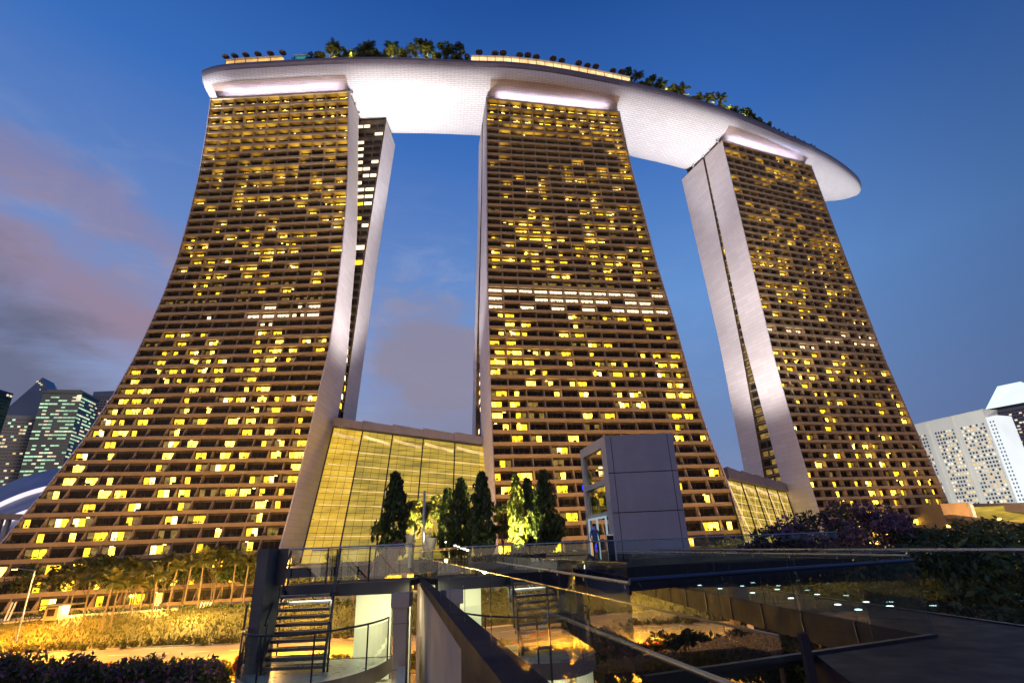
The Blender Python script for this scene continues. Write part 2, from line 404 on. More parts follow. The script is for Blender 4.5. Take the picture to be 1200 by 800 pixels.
# ================================================================== TOWERS
def prof(d):
    z = sorted(d); return lambda q: (float(np.interp(q, z, [d[k][0] for k in z])), float(np.interp(q, z, [d[k][1] for k in z])))
TW = [
 dict(o=(-119.7, 162.8), a=-.8, n=12,
      L={190: (0, 0), 174: (0, -1.6), 153: (0, -2.9), 134: (0, -2.5), 116: (0, -1.3), 98: (0, 1.6), 85: (0, 4.7), 74: (0, 7.5), 61: (0, 12.0), 45: (0, 19), 30: (0, 27.2), 17.6: (0, 34.6), 3: (0, 44)},
      R={190: (57, 0), 174: (57.5, -1.4), 153: (58.5, -3.0), 134: (59, -3.2), 116: (59.2, -2.6), 98: (59.6, -.4), 85: (60, 1.8), 74: (60.2, 3.7), 61: (59.6, 6.6), 45: (58.6, 8.8), 30: (57.4, 11.2), 15: (57.5, 17), 3: (57.5, 23)}),
 dict(o=(-6.1, 168.8), a=10.7, n=12,
      L={190: (0, 0), 155: (-1, 1.2), 133: (-1.9, 5.0), 107: (-3, 9.5), 81: (-4.1, 16.5), 55: (-4.9, 22.3), 41: (-5.4, 26.5), 30: (-5.7, 30), 13.5: (-6, 34.5), 3: (-6.2, 39)},
      R={190: (58.8, 0), 155: (58.8, 3.6), 133: (58.8, 7.4), 107: (58.8, 11.2), 81: (58.8, 16.9), 55: (58.8, 21.6), 41: (58.8, 25.3), 30: (58.8, 29.5), 13.5: (58.8, 34.6), 3: (58.8, 39)}),
 dict(o=(104.8, 200.2), a=21.9, n=12,
      L={190: (0, 0), 80: (0, 0.1), 65: (0, .7), 43: (0, 1.7), 20: (0, 3.4), 3: (0, 5)},
      R={190: (57.8, 0), 144: (57.8, 2.2), 125: (57.8, 3.2), 82: (57.8, 5.6), 66: (57.8, 7.2), 50: (57.8, 8.8), 27: (57.8, 11.2), 14: (57.8, 12.5), 3: (57.8, 13.5)})]
# floor levels: taller at the very top, a double-height plant floor part-way
FL = [190 - 4.6, 190 - 9.0, 190 - 13.2]
while FL[-1] > 6.5:
    FL.append(FL[-1] - (3.45 if FL[-1] > 60 else 3.5))
FL = FL[::-1]; TOPS = FL[1:] + [190.0]
DEEP = 1.9
def build_tower(ti):
    tw = TW[ti]; ox, oy = tw['o']; ca, sa = math.cos(math.radians(tw['a'])), math.sin(math.radians(tw['a']))
    def wp(u, n, z): return (ox + u * ca + n * sa, oy + u * sa - n * ca, z)
    tw['wp'] = wp
    pL, pR = prof(tw['L']), prof(tw['R']); tw['pL'], tw['pR'] = pL, pR
    names = ['hotel tower at the left with the widest splayed foot under the roof deck', 'middle hotel tower flaring to the right behind the lift shaft',
             'right hotel tower with both pale end walls showing and purple blossom at its foot']
    root = empty('hotel_tower', wp(28, 0, 0), names[ti], 'tower', 'curved hotel towers under the roof deck')
    nb = tw['n']; rnd = random.Random(40 + ti)
    def at(f, z, dn=0.0):
        (ul, nl), (ur, nr) = pL(z), pR(z); return wp(ul + (ur - ul) * f, nl + (nr - nl) * f + dn, z)
    cells = []
    for i, (z0, z1) in enumerate(zip(FL, TOPS)):
        b = MB(); par = .62 if z1 - z0 < 4 else .8
        # slab with soffit, then parapet proud of it
        q = lambda f, z, dn, zz: (*at(f, z, dn)[:2], zz)
        b.hexa([q(0, z0, 0, z0 - .28), q(1, z0, 0, z0 - .28), q(1, z0, -DEEP, z0 - .28), q(0, z0, -DEEP, z0 - .28)],
               [q(0, z0, 0, z0), q(1, z0, 0, z0), q(1, z0, -DEEP, z0), q(0, z0, -DEEP, z0)], MT['spandrel'], bottom=MT['soffit'])
        b.hexa([q(0, z0, .22, z0 - .34), q(1, z0, .22, z0 - .34), q(1, z0, .003, z0 - .34), q(0, z0, .003, z0 - .34)],
               [q(0, z0, .3, z0 + par), q(1, z0, .3, z0 + par), q(1, z0, .003, z0 + par), q(0, z0, .003, z0 + par)], MT['spandrel'])
        for k in range(nb + 1):
            f = k / nb; e = .10 / 58
            f0, f1 = (f, f + 2 * e) if k == 0 else ((f - 2 * e, f) if k == nb else (f - e, f + e))
            zt = z1 - .29
            b.hexa([q(f0, z0, -.02, z0 + .003), q(f1, z0, -.02, z0 + .003), q(f1, z0, -DEEP, z0 + .003), q(f0, z0, -DEEP, z0 + .003)],
                   [q(f0, z1, -.05, zt), q(f1, z1, -.05, zt), q(f1, z0, -DEEP, zt), q(f0, z0, -DEEP, zt)], MT['fin'])
        o = b.build('balcony_tier', root)
        for k in range(nb): cells.append((i, k, z0, z1))
    # lit rooms: clusters, as guests sit in neighbouring rooms
    lit = {}; band_ = lambda zc: 84 < zc < 95
    top = len(FL) - 1
    for (i, k, z0, z1) in cells:
        r = rnd.random(); zc = (z0 + z1) / 2
        p = .30
        if ti == 0:
            p = .78 if i > top - 7 else (.36 if zc > 95 else .40)
        if ti == 1:
            p = .8 if i > top - 5 else (.24 if zc > 130 else .42)
            if 45 > zc: p = .30
        if ti == 2:
            p = .25 if zc > 150 else (.36 if zc > 70 else .26)
        nbr = lit.get((i - 1, k)) or lit.get((i, k - 1))
        if nbr in ('b', 'm'): p *= 1.35
        if ti == 0 and k >= 9 and zc < 130 and zc > 60: p *= .6
        st = 'd'
        if ti == 2 and not band_(zc): p *= 1.15
        if r < p * 1.18: st = 'b' if rnd.random() < .58 else 'm'
        elif rnd.random() < .10: st = 'c'
        band = 84 < zc < 95
        if band:
            w = {0: .5, 1: .72, 2: .35}[ti]
            st = 'w' if rnd.random() < w and (ti != 0 or 2 < k < 11) else 'd'
        if 95 <= zc < 99: st = 'c' if rnd.random() < .6 else 'd'
        lit[(i, k)] = st
    mats = {'b': MT['win_bright'], 'm': MT['win_mid'], 'w': MT['win_white'], 'h': MT['win_pale'], 'c': MT['win_dim'], 'd': MT['dark_glass']}
    rest = MB(); n_ind = 0
    order = sorted(cells, key=lambda c_: (c_[2]))
    plants = []
    for (i, k, z0, z1) in order:
        st = lit[(i, k)]; f0, f1 = (k + .03) / nb, (k + .97) / nb
        tgt = MB() if n_ind < 100 else rest
        zt = z1 - .32
        def q2(f, z, dn): 
            a = at(f, z0, dn); return (a[0], a[1], z)
        def pane(fa, fb, za, zb, mat, dn=-DEEP + .06):
            tgt.face([q2(fa, za, dn), q2(fb, za, dn), q2(fb, zb, dn), q2(fa, zb, dn)], mat)
        pat = rnd.random(); w = f1 - f0
        # four leaves of glazing: some curtained, some open to the lit room
        cols = [0, .06, .34, .62, .94, 1]
        zs = z0 + 2.6 if z1 - z0 < 4 else z0 + 3.3
        if st == 'b': ms = rnd.choice([('b', 'b', 'd'), ('d', 'b', 'm'), ('m', 'b', 'b'), ('b', 'm', 'd'), ('d', 'b', 'd'), ('d', 'd', 'b'), ('d', 'b', 'b'), ('c', 'b', 'd'), ('c', 'h', 'm'), ('m', 'h', 'd'), ('h', 'm', 'c')])
        elif st == 'm': ms = rnd.choice([('m', 'm', 'd'), ('m', 'd', 'd'), ('c', 'm', 'm'), ('d', 'm', 'c')])
        elif st == 'w': ms = ('w', 'w', 'w') if ti == 1 or rnd.random() < .5 else rnd.choice([('w', 'd', 'w'), ('d', 'w', 'd')])
        elif st == 'c': ms = rnd.choice([('c', 'd', 'c'), ('c', 'c', 'd')])
        else: ms = ('d', 'd', 'd')
        if ti == 1 and z0 < 28 and 3 < k < 6 and st == 'd': ms = ('d', 'blue', 'd') if k == 4 else ms
        pane(f0, f1, z0, zt, MT['dark_glass2'], -DEEP + .03)
        for c0, c1, mk in ((.06, .34, ms[0]), (.35, .63, ms[1]), (.64, .94, ms[2])):
            pane(f0 + w * c0, f0 + w * c1, z0 + .1, zs, MT['win_blue'] if mk == 'blue' else mats[mk])
        for c0 in (.045, .345, .635, .945):
            a = q2(f0 + w * c0, z0, -DEEP + .12); tgt.box((a[0], a[1], (z0 + zs) / 2), (.09, .1, zs - z0), MT['frame_dark'], math.radians(tw['a']))
        if z0 < 85 and rnd.random() < .5:   # chairs and table on the balcony
            a = q2(f0 + w * rnd.uniform(.2, .8), z0, -.9); tgt.box((a[0], a[1], z0 + .8), (.9, .5, .9), MT['frame_dark'], rnd.random())
        if st == 'b' and rnd.random() < .3:   # glowing strip added above the door to brighten the balcony
            cl = f0 + w * rnd.uniform(.2, .8); zl = min(zs + .16, zt - .12); pane(cl - w * .07, cl + w * .07, zl - .06, zl + .06, MT['added_glow'], -DEEP + .16)
        if n_ind < 100: tgt.build('window', root); n_ind += 1
        if rnd.random() < .75:
            for _ in range(14):
                ff = f0 + w * rnd.random(); a = q2(ff, z0 + par, -.08 + rnd.uniform(-.15, .1)); plants.append(a)
    o = rest.build('window', root); tag(o, kind='stuff')
    pts = np.array(plants); tuft_field('planting', pts, .62, .2, MT['balc_plant'], None, None, 'stuff', root)
    return root, wp, pL, pR
TR = [build_tower(i) for i in range(3)]

def wall_face(b, wp, u_of, n0, n1, zs, mat, flip=False, thick=0):
    """a pale end wall between two edge curves n0(z) (front) and n1(z) (back) at lateral position u_of(z)"""
    for za, zb in zip(zs[:-1], zs[1:]):
        p = [wp(u_of(za), n0(za), za), wp(u_of(za), n1(za), za), wp(u_of(zb), n1(zb), zb), wp(u_of(zb), n0(zb), zb)]
        uv = [(n0(za), za), (n1(za), za), (n1(zb), zb), (n0(zb), zb)]
        b.face(p, mat, uv)
ZS = list(np.linspace(0, 190, 39))
def slab_shell(ti, uL, uR, nF, nB, mat_end, name, root, wp, back=True, front=False, roof=True, zs=ZS):
    b = MB()
    wall_face(b, wp, uL, nF, nB, zs, mat_end); wall_face(b, wp, uR, nF, nB, zs, mat_end)
    for za, zb in zip(zs[:-1], zs[1:]):
        if back: b.face([wp(uL(za), nB(za), za), wp(uR(za), nB(za), za), wp(uR(zb), nB(zb), zb), wp(uL(zb), nB(zb), zb)], MT['dark_glass2'], [(0, za), (50, za), (50, zb), (0, zb)])
        if front: b.face([wp(uL(za), nF(za), za), wp(uR(za), nF(za), za), wp(uR(zb), nF(zb), zb), wp(uL(zb), nF(zb), zb)], MT['dark_glass2'], [(0, za), (50, za), (50, zb), (0, zb)])
    zt = zs[-1]
    if roof: b.face([wp(uL(zt), nF(zt), zt + .01), wp(uR(zt), nF(zt), zt + .01), wp(uR(zt), nB(zt), zt + .01), wp(uL(zt), nB(zt), zt + .01)], MT['frame_dark'], [(0, 0), (50, 0), (50, 10), (0, 10)])
    return b.build(name, root)
def interp(d):
    z = sorted(d); v = [d[k] for k in z]; return lambda q: float(np.interp(q, z, v))
rp = random.Random(5)
for ti, (root, wp, pL, pR) in enumerate(TR):
    # gap between the two slabs (front n, back n) and rear edge
    if ti == 0:
        g0 = interp({190: -12.7, 154: -15.0, 122: -17.2, 56: -11.4, 30: -7, 0: 2}); g1 = interp({190: -16, 126: -18.4, 57: -17.4, 0: -17}); bk = interp({190: -32, 126: -33.5, 59: -31.0, 0: -30}); du = 0
    elif ti == 1:
        g0 = interp({190: -12.3, 90: -9, 30: 6, 0: 16}); g1 = interp({190: -14.5, 90: -15.2, 30: -15.3, 0: -15.5}); bk = interp({190: -28, 100: -27, 0: -27}); du = 0.6
    else:
        g0 = interp({190: -12.1, 92: -12.5, 33: -9.4, 0: -7}); g1 = interp({190: -13.2, 91: -14.8, 33: -17.3, 0: -20}); bk = interp({190: -29.9, 96: -26.5, 40: -27, 0: -27}); du = 0.0
    uL = lambda z, f=pL: f(z)[0] - .35
    uR = lambda z, f=pR: f(z)[0] + .35
    nF = lambda z, f=pL, g=pR: f(z)[1]
    b = MB()
    for side, uu, pf in ((0, uL, pL), (1, uR, pR)):      # each end wall with its thickness seen from the front
        b = MB(); wall_face(b, wp, uu, lambda z, f=pf: f(z)[1] + .32, g0, ZS, MT['endwall'])
        s_ = 1 if side == 0 else -1
        for za, zb in zip(ZS[:-1], ZS[1:]):
            b.face([wp(uu(za), pf(za)[1] + .32, za), wp(uu(za) + s_ * .34, pf(za)[1] + .32, za), wp(uu(zb) + s_ * .34, pf(zb)[1] + .32, zb), wp(uu(zb), pf(zb)[1] + .32, zb)], MT['endwall'], [(0, za), (.3, za), (.3, zb), (0, zb)])
        b.build('end_wall', root)
    # body of the front slab behind the window line, and its rear glass wall
    b = MB()
    for za, zb in zip(ZS[:-1], ZS[1:]):
        b.face([wp(uL(za) + .1, g0(za), za), wp(uR(za) - .1, g0(za), za), wp(uR(zb) - .1, g0(zb), zb), wp(uL(zb) + .1, g0(zb), zb)], MT['dark_glass2'])
    b.face([wp(uL(190), .2, 190.25), wp(uR(190), .2, 190.25), wp(uR(190), bk(190), 190.25), wp(uL(190), bk(190), 190.25)], MT['frame_dark'])
    b.hexa([wp(uL(190), .4, 189.4), wp(uR(190), .4, 189.4), wp(uR(190), -DEEP, 189.4), wp(uL(190), -DEEP, 189.4)],
           [wp(uL(190), .4, 190.2), wp(uR(190), .4, 190.2), wp(uR(190), -DEEP, 190.2), wp(uL(190), -DEEP, 190.2)], MT['spandrel'], bottom=MT['soffit'])
    b.build('roof_edge', root)
    uL2 = (lambda z, f=pL, d=du: f(z)[0] - .35 - (0 if ti else 0)); uR2 = (lambda z, f=pR, d=du: f(z)[0] + .35 + d) if ti else interp({190: 68.6, 126: 62.9, 57: 59.2, 0: 58})
    slab_shell(ti, uL2, uR2, g1, bk, MT['endwall'], 'rear_slab', root, wp, front=True)
    # atrium glazing set back inside the gap, with floors and lit rooms
    for side, uu, s_ in ((0, uL, 1), (1, uR, -1)):
        b = MB()
        for z0, z1 in zip(FL, TOPS):
            uu0 = uu(z0) + s_ * 1.2
            na, nb_ = g0(z0), g1(z0)
            if ti == 0 and side == 1:        # the rear slab juts out past the front one: its glazed return
                n_ = g1(z0) + .08; ua, ub = uu(z0) - 2, uR2(z0) - .3
                kk = max(1, round((ub - ua) / 3.4)); st_ = (ub - ua) / kk
                for k in range(kk):
                    r = rp.random(); mat = MT['win_white'] if r < .42 else (MT['win_mid'] if r < .5 else MT['dark_glass'])
                    b.face([wp(ua + st_ * (k + .08), n_, z0 + .6), wp(ua + st_ * (k + .92), n_, z0 + .6), wp(ua + st_ * (k + .92), n_, z0 + 2.6), wp(ua + st_ * (k + .08), n_, z0 + 2.6)], mat)
                b.hexa([wp(ua, n_, z0 - .1), wp(ub, n_, z0 - .1), wp(ub, n_ + .25, z0 - .1), wp(ua, n_ + .25, z0 - .1)], [wp(ua, n_, z0 + .1), wp(ub, n_, z0 + .1), wp(ub, n_ + .25, z0 + .1), wp(ua, n_ + .25, z0 + .1)], MT['steel_dark'])
            if na - nb_ < .3: continue
            b.face([wp(uu0, na, z0), wp(uu0, nb_, z0), wp(uu0, nb_, z1), wp(uu0, na, z1)], MT['dark_glass2'])
            m_ = max(1, int((na - nb_) / 3.2)); st = (na - nb_) / m_
            for k in range(m_):
                r = rp.random(); lo_ = na - st * (k + .12); hi_ = na - st * (k + .88)
                mat = MT['win_white'] if r < .3 else (MT['win_mid'] if r < .42 else None)
                if ti == 2: mat = MT['win_dim'] if r < .45 else (MT['win_mid'] if r < .52 else MT['dark_glass'])
                if mat is None: mat = MT['dark_glass']
                b.face([wp(uu0 - s_ * .06, lo_, z0 + .7), wp(uu0 - s_ * .06, hi_, z0 + .7), wp(uu0 - s_ * .06, hi_, z0 + 2.6), wp(uu0 - s_ * .06, lo_, z0 + 2.6)], mat)
            b.hexa([wp(uu0 - s_ * .5, na, z0 - .12), wp(uu0, na, z0 - .12), wp(uu0, nb_, z0 - .12), wp(uu0 - s_ * .5, nb_, z0 - .12)],
                   [wp(uu0 - s_ * .5, na, z0 + .12), wp(uu0, na, z0 + .12), wp(uu0, nb_, z0 + .12), wp(uu0 - s_ * .5, nb_, z0 + .12)], MT['fin'])
        b.build('atrium_glazing', root)

# ================================================================== ROOF DECK
FE = [(-123.5, 160), (-113.7, 157.7), (-89.7, 157.0), (-65, 156.9), (-48, 157.6), (-30, 159.1), (-12, 161), (5, 162.6), (23, 166), (42, 171), (62, 176.8), (83, 184), (97, 189.6), (111, 195.6), (127, 203.2), (143, 211.5), (155, 217.7), (167, 224.5), (177, 230.5), (186, 236.5), (194, 242.4), (200, 247.2), (204.5, 251.5), (207.3, 255.2)]
BE = [(-117, 191), (-109, 192.5), (-88.5, 193), (-65, 193.2), (-50, 194), (-34, 195.2), (-18, 197), (-1, 199.6), (15, 202.6), (32, 207), (51, 212), (70, 218.8), (83, 223.6), (96, 229), (110, 235.4), (125, 242.6), (138, 248.4), (151, 253.6), (164, 258.2), (176, 261.5), (186, 263.4), (194, 264), (200, 263.2), (204.5, 261)]
DEP = [7.6, 8.3] + [8.4] * 15 + [8.0, 7.4, 6.6, 5.6, 4.6, 3.6, 2.6]
park = empty('roof_deck', (-65, 175, 202), 'long boat-shaped white roof deck spanning all three towers', 'roof deck')
def resample(A, k):
    A = np.array(A, float); n = len(A); t = np.arange(n); tt = np.linspace(0, n - 1, k)
    sm = []
    for x in tt:
        i = min(int(x), n - 2); f = x - i; p0 = A[max(i - 1, 0)]; p1 = A[i]; p2 = A[i + 1]; p3 = A[min(i + 2, n - 1)]
        sm.append(.5 * (2 * p1 + (p2 - p0) * f + (2 * p0 - 5 * p1 + 4 * p2 - p3) * f * f + (3 * p1 - p0 - 3 * p2 + p3) * f ** 3))
    return np.array(sm)
NS = 116
Fe, Be = resample(FE, NS), resample(BE, NS); De = resample([(d,) for d in DEP], NS)[:, 0]
sl = np.r_[0, np.cumsum(np.hypot(*(np.diff((Fe + Be) / 2, axis=0).T)))]
SEC = [math.cos(PI * k / 24) for k in range(25)]      # 1 .. -1 across, front to back
b = MB(); hm, rm = MT['hull'], MT['hullrim']
rows = []
for i in range(NS):
    c0 = (Fe[i] + Be[i]) / 2; h = (Fe[i] - Be[i]) / 2; w = np.hypot(*h); hn = h / w
    row = []
    for t in SEC:
        zz = 199.6 - De[i] * (max(0, 1 - t * t)) ** .46
        p = c0 + h * t; row.append(((p[0], p[1], zz), (t * w)))
    rows.append(row)
for i in range(NS - 1):
    for k in range(24):
        a, b_, c_, d = rows[i][k], rows[i][k + 1], rows[i + 1][k + 1], rows[i + 1][k]
        arc = lambda kk: 24 * kk / 24 * 1.7
        b.face([d[0], c_[0], b_[0], a[0]], hm, [(sl[i + 1], arc(k)), (sl[i + 1], arc(k + 1)), (sl[i], arc(k + 1)), (sl[i], arc(k))])
for row in (rows[0], rows[-1]):
    b.face([r[0] for r in row], hm, [(r[1], r[0][2]) for r in row])
# merge identical verts for smooth shading
o = b.build('hull', park)
bm = bmesh.new(); bm.from_mesh(o.data); bmesh.ops.remove_doubles(bm, verts=bm.verts, dist=.01); bm.to_mesh(o.data); bm.free()
o.data.polygons.foreach_set('use_smooth', [True] * len(o.data.polygons))
# brown patch over each tower head: hull shade put into the colour
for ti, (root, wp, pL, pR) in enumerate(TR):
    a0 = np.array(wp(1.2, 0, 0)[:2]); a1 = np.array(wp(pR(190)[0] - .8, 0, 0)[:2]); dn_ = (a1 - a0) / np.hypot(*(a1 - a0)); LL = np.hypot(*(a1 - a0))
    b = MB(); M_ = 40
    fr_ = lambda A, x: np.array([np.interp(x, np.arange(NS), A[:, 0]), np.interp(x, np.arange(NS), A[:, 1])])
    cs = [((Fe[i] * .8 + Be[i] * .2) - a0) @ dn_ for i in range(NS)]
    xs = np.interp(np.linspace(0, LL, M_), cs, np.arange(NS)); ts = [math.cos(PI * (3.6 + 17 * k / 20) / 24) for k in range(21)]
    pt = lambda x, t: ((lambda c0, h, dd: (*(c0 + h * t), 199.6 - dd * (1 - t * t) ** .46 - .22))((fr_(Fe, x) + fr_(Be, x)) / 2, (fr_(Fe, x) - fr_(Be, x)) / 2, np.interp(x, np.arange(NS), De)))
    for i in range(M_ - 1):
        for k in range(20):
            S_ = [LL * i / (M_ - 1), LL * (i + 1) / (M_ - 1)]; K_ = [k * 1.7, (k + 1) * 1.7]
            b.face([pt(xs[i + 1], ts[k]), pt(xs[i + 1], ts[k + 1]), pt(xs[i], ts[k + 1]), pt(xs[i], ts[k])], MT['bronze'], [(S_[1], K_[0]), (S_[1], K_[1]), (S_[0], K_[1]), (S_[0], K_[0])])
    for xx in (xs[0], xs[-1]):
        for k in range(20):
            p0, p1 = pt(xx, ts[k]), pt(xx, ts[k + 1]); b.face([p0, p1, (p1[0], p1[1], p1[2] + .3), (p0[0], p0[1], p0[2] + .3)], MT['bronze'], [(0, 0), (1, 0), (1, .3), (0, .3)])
    b.build('hull_shade_patch', park, smooth=True)
# rim band and deck
b = MB()
def ring(off, z):
    out = []
    for i in range(NS):
        h = (Fe[i] - Be[i]); h = h / np.hypot(*h); out.append((*(Fe[i] + h * off), z))
    tipd = (Fe[-1] + Be[-1]) / 2 + np.array([.8 + off, .5]); out.append((*tipd, z))
    for i in reversed(range(NS)):
        h = (Be[i] - Fe[i]); h = h / np.hypot(*h); out.append((*(Be[i] + h * off), z))
    return out
prof_ = [(-.02, 199.5), (.45, 200.0), (.75, 201.0), (.75, 202.3), (.3, 202.9), (-.3, 202.9), (-.3, 202.0)]
rings = [ring(o_, z_) for o_, z_ in prof_]
n = len(rings[0])
for r0, r1 in zip(rings[:-1], rings[1:]):
    for i in range(n):
        j = (i + 1) % n; b.face([r0[i], r0[j], r1[j], r1[i]], rm)
b.build('rim', park)
b = MB(); dk = ring(-.3, 202.0)
for i in range(NS - 1):
    j = n - 1 - i; b.face([dk[i], dk[i + 1], dk[j - 1], dk[j]], G['path'])
b.build('deck_floor', park)
def on_deck(px, back=3.0, z=202.0):
    """point on the deck above the front edge where it meets picture column px, a few metres back"""
    best = min(range(NS), key=lambda i: abs(pix(Fe[i][0], Fe[i][1], 202)[0] - px))
    h = Be[best] - Fe[best]; h = h / np.hypot(*h); return Vector((*(Fe[best] + h * back), z)), h, best
def pix(x, y, z):
    c_ = RC.T @ np.array([x, y, z - EYE]); return (600 + FPX * c_[0] / -c_[2], 400 - FPX * c_[1] / -c_[2])
# crowns: set-back glass storey on each tower, carrying the deck
WARMBOX = emit('warm_restaurant_light', (1, .56, .18), 1.0, .35, .25)
for ti, (root, wp, pL, pR) in enumerate(TR):
    b = MB(); uu = (1.5, pR(190)[0] - 2)
    b.hexa([wp(uu[0], -1.6, 190.3), wp(uu[1], -1.6, 190.3), wp(uu[1], -27, 190.3), wp(uu[0], -27, 190.3)],
           [wp(uu[0], -1.6, 195.2), wp(uu[1], -1.6, 195.2), wp(uu[1], -27, 195.2), wp(uu[0], -27, 195.2)], MT['dark_glass2'])
    for k in range(14):
        u = uu[0] + (uu[1] - uu[0]) * (k + .5) / 14
        if (ti, k) in ((0, 4), (0, 8), (0, 11), (0, 12), (0, 13), (1, 8), (1, 9), (1, 10), (1, 11), (1, 12)):
            b.face([wp(u - 1.4, -1.5, 190.5), wp(u + 1.4, -1.5, 190.5), wp(u + 1.4, -1.5, 192.0), wp(u - 1.4, -1.5, 192.0)], MT['win_mid'])
        b.face([wp(u - 1.9, -1.52, 190.3), wp(u - 1.8, -1.52, 190.3), wp(u - 1.8, -1.52, 194), wp(u - 1.9, -1.52, 194)], MT['steel'])
    b.build('crown_storey', root)
    # V struts at the ends
    b = MB()
    ue = -1.0
    for uend in ((ue, pR(190)[0] + .6) if ti == 2 else (pR(190)[0] + .6,)):
        for n0, n1 in ((-1.5, -4.5), (-8, -5.5), (-12, -15), (-20, -17)):
            b.tube(wp(uend, n0, 190), wp(uend, n1, 196), .35, MT['white_steel'], 8)
    b.build('strut', root)
# rooftop pavilions
def arcbox(px0, px1, back, dep, z0, z1, mat, name, label, cat, step=6, posts=True, roofm=None):
    b = MB(); i0 = on_deck(px0)[2]; i1 = on_deck(px1)[2]; pts = []
    for i in range(i0, i1 + 1):
        h = Be[i] - Fe[i]; h = h / np.hypot(*h); pts.append((Fe[i] + h * back, Fe[i] + h * (back + dep)))
    for (a, a2), (c_, c2) in zip(pts[:-1], pts[1:]):
        b.hexa([(*a, z0), (*c_, z0), (*c2, z0), (*a2, z0)], [(*a, z1), (*c_, z1), (*c2, z1), (*a2, z1)], mat)
        h2 = (a2 - a) / np.hypot(*(a2 - a))
        e0, e1 = a - h2 * .8, c_ - h2 * .8; f0, f1 = a2 + h2 * .5, c2 + h2 * .5
        b.hexa([(*e0, z1 + .01), (*e1, z1 + .01), (*f1, z1 + .01), (*f0, z1 + .01)], [(*e0, z1 + .35), (*e1, z1 + .35), (*f1, z1 + .35), (*f0, z1 + .35)], roofm or MT['white_steel'])
        if posts:
            for q in (a,):
                q = q - h2 * .12; b.box((q[0], q[1], (z0 + z1) / 2), (.22, .16, z1 - z0), MT['frame_dark'])
    return tag(b.build(name), label, cat)
CANOPY = emit('lit_canopy_glass', (1, .66, .30), 1.35, .3, .3)
arcbox(266, 336, .5, 3, 202.95, 205.3, WARMBOX, 'rooftop_restaurant', 'low amber-lit rooftop pavilion at the left end of the roof deck', 'pavilion')
arcbox(340, 358, .6, 3, 202.95, 205.4, emit('teal_pool_glow', (.05, .32, .36), .8), 'rooftop_bar', 'small teal-lit rooftop screen right of the amber pavilion', 'pavilion')
arcbox(553, 736, .4, 3.2, 202.95, 205.6, CANOPY, 'pool_canopy', 'long cream-lit canopy along the middle of the roof deck', 'canopy')
# parasols
def parasol(loc, r, label, group, mat):
    t = empty('parasol', loc, label, 'parasol', group)
    b = MB(); b.tube(loc, (loc[0], loc[1], loc[2] + 2.4), .06, MT['frame_dark'], 6); b.build('pole', t)
    b = MB(); top = (loc[0], loc[1], loc[2] + 3.3); n = 8
    rim = [(loc[0] + r * math.cos(2 * PI * k / n), loc[1] + r * math.sin(2 * PI * k / n), loc[2] + 2.3) for k in range(n)]
    for k in range(n): b.face([rim[k], rim[(k + 1) % n], top], mat); 
    b.face(rim[::-1], mat); b.build('canopy', t); return t
UM = material('dark_parasol_cloth', (.10, .07, .05), .8)
for k, px in enumerate([262, 276, 289, 302, 315, 331]):
    p, h, i = on_deck(px, -.2, 202); parasol(tuple(p + Vector((0, 0, 2.9))), 1.5, 'dark parasol above the amber rooftop pavilion at the left end', 'parasols over the amber rooftop pavilion', UM)
for k in range(13):
    p, h, i = on_deck(562 + k * 14.2, -.3, 202); parasol(tuple(p + Vector((0, 0, 2.9 if k % 2 else 3.4))), 1.6, 'dark parasol above the long lit rooftop canopy', 'parasols over the long rooftop canopy', UM)
# red beacon
p, h, i = on_deck(243, 1.0); b = MB(); b.tube(p, p + Vector((0, 0, 1.6)), .12, MT['frame_dark']); bt = b.build('beacon_light')
b = MB(); b.tube(p + Vector((0, 0, 1.6)), p + Vector((0, 0, 2.3)), .35, emit('red_beacon', (1, .03, .05), 5), 8); b.build('lamp', bt)
bt.location = p; 
for ob_ in (bt,):
    pass
tag(bt, 'small red beacon at the left tip of the roof deck', 'beacon')

# ================================================================== VEGETATION
LM = {'dark': leafmat('dark_leaves', (.018, .035, .012), (.045, .075, .022)),
      'mid': leafmat('mid_green_leaves', (.04, .07, .018), (.09, .13, .03)),
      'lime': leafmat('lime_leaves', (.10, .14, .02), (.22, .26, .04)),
      'olive': leafmat('dusty_olive_leaves', (.07, .07, .02), (.16, .13, .04)),
      'purple': leafmat('purple_blossom', (.07, .035, .085), (.16, .085, .17)),
      'pink': leafmat('pink_blossom', (.25, .05, .12), (.4, .12, .2)),
      'red': leafmat('red_blossom', (.35, .03, .01), (.5, .10, .02))}
BARK = material('rough_bark', (.16, .12, .08), .9, var=.35, scale=3, bump=.6)
def leaf_quads(cent, rad, n, size, flat=.0, droop=0.0):
    cent = np.array(cent, float)
    d = rng.normal(size=(n, 3)); d /= np.linalg.norm(d, axis=1)[:, None]
    r = rng.uniform(.35, 1, n) ** .6
    c = cent + d * r[:, None] * np.array(rad)
    a = rng.normal(size=(n, 3)); a /= np.linalg.norm(a, axis=1)[:, None]
    if droop: a = a * (1 - droop) + np.array([0, 0, -1]) * droop; a /= np.linalg.norm(a, axis=1)[:, None]
    o = np.cross(a, rng.normal(size=(n, 3))); o /= np.linalg.norm(o, axis=1)[:, None]
    s = size * rng.uniform(.6, 1.35, n)[:, None]
    return np.stack([c - a * s, c + o * s * .42, c + a * s, c - o * s * .42], 1).reshape(-1, 4, 3)
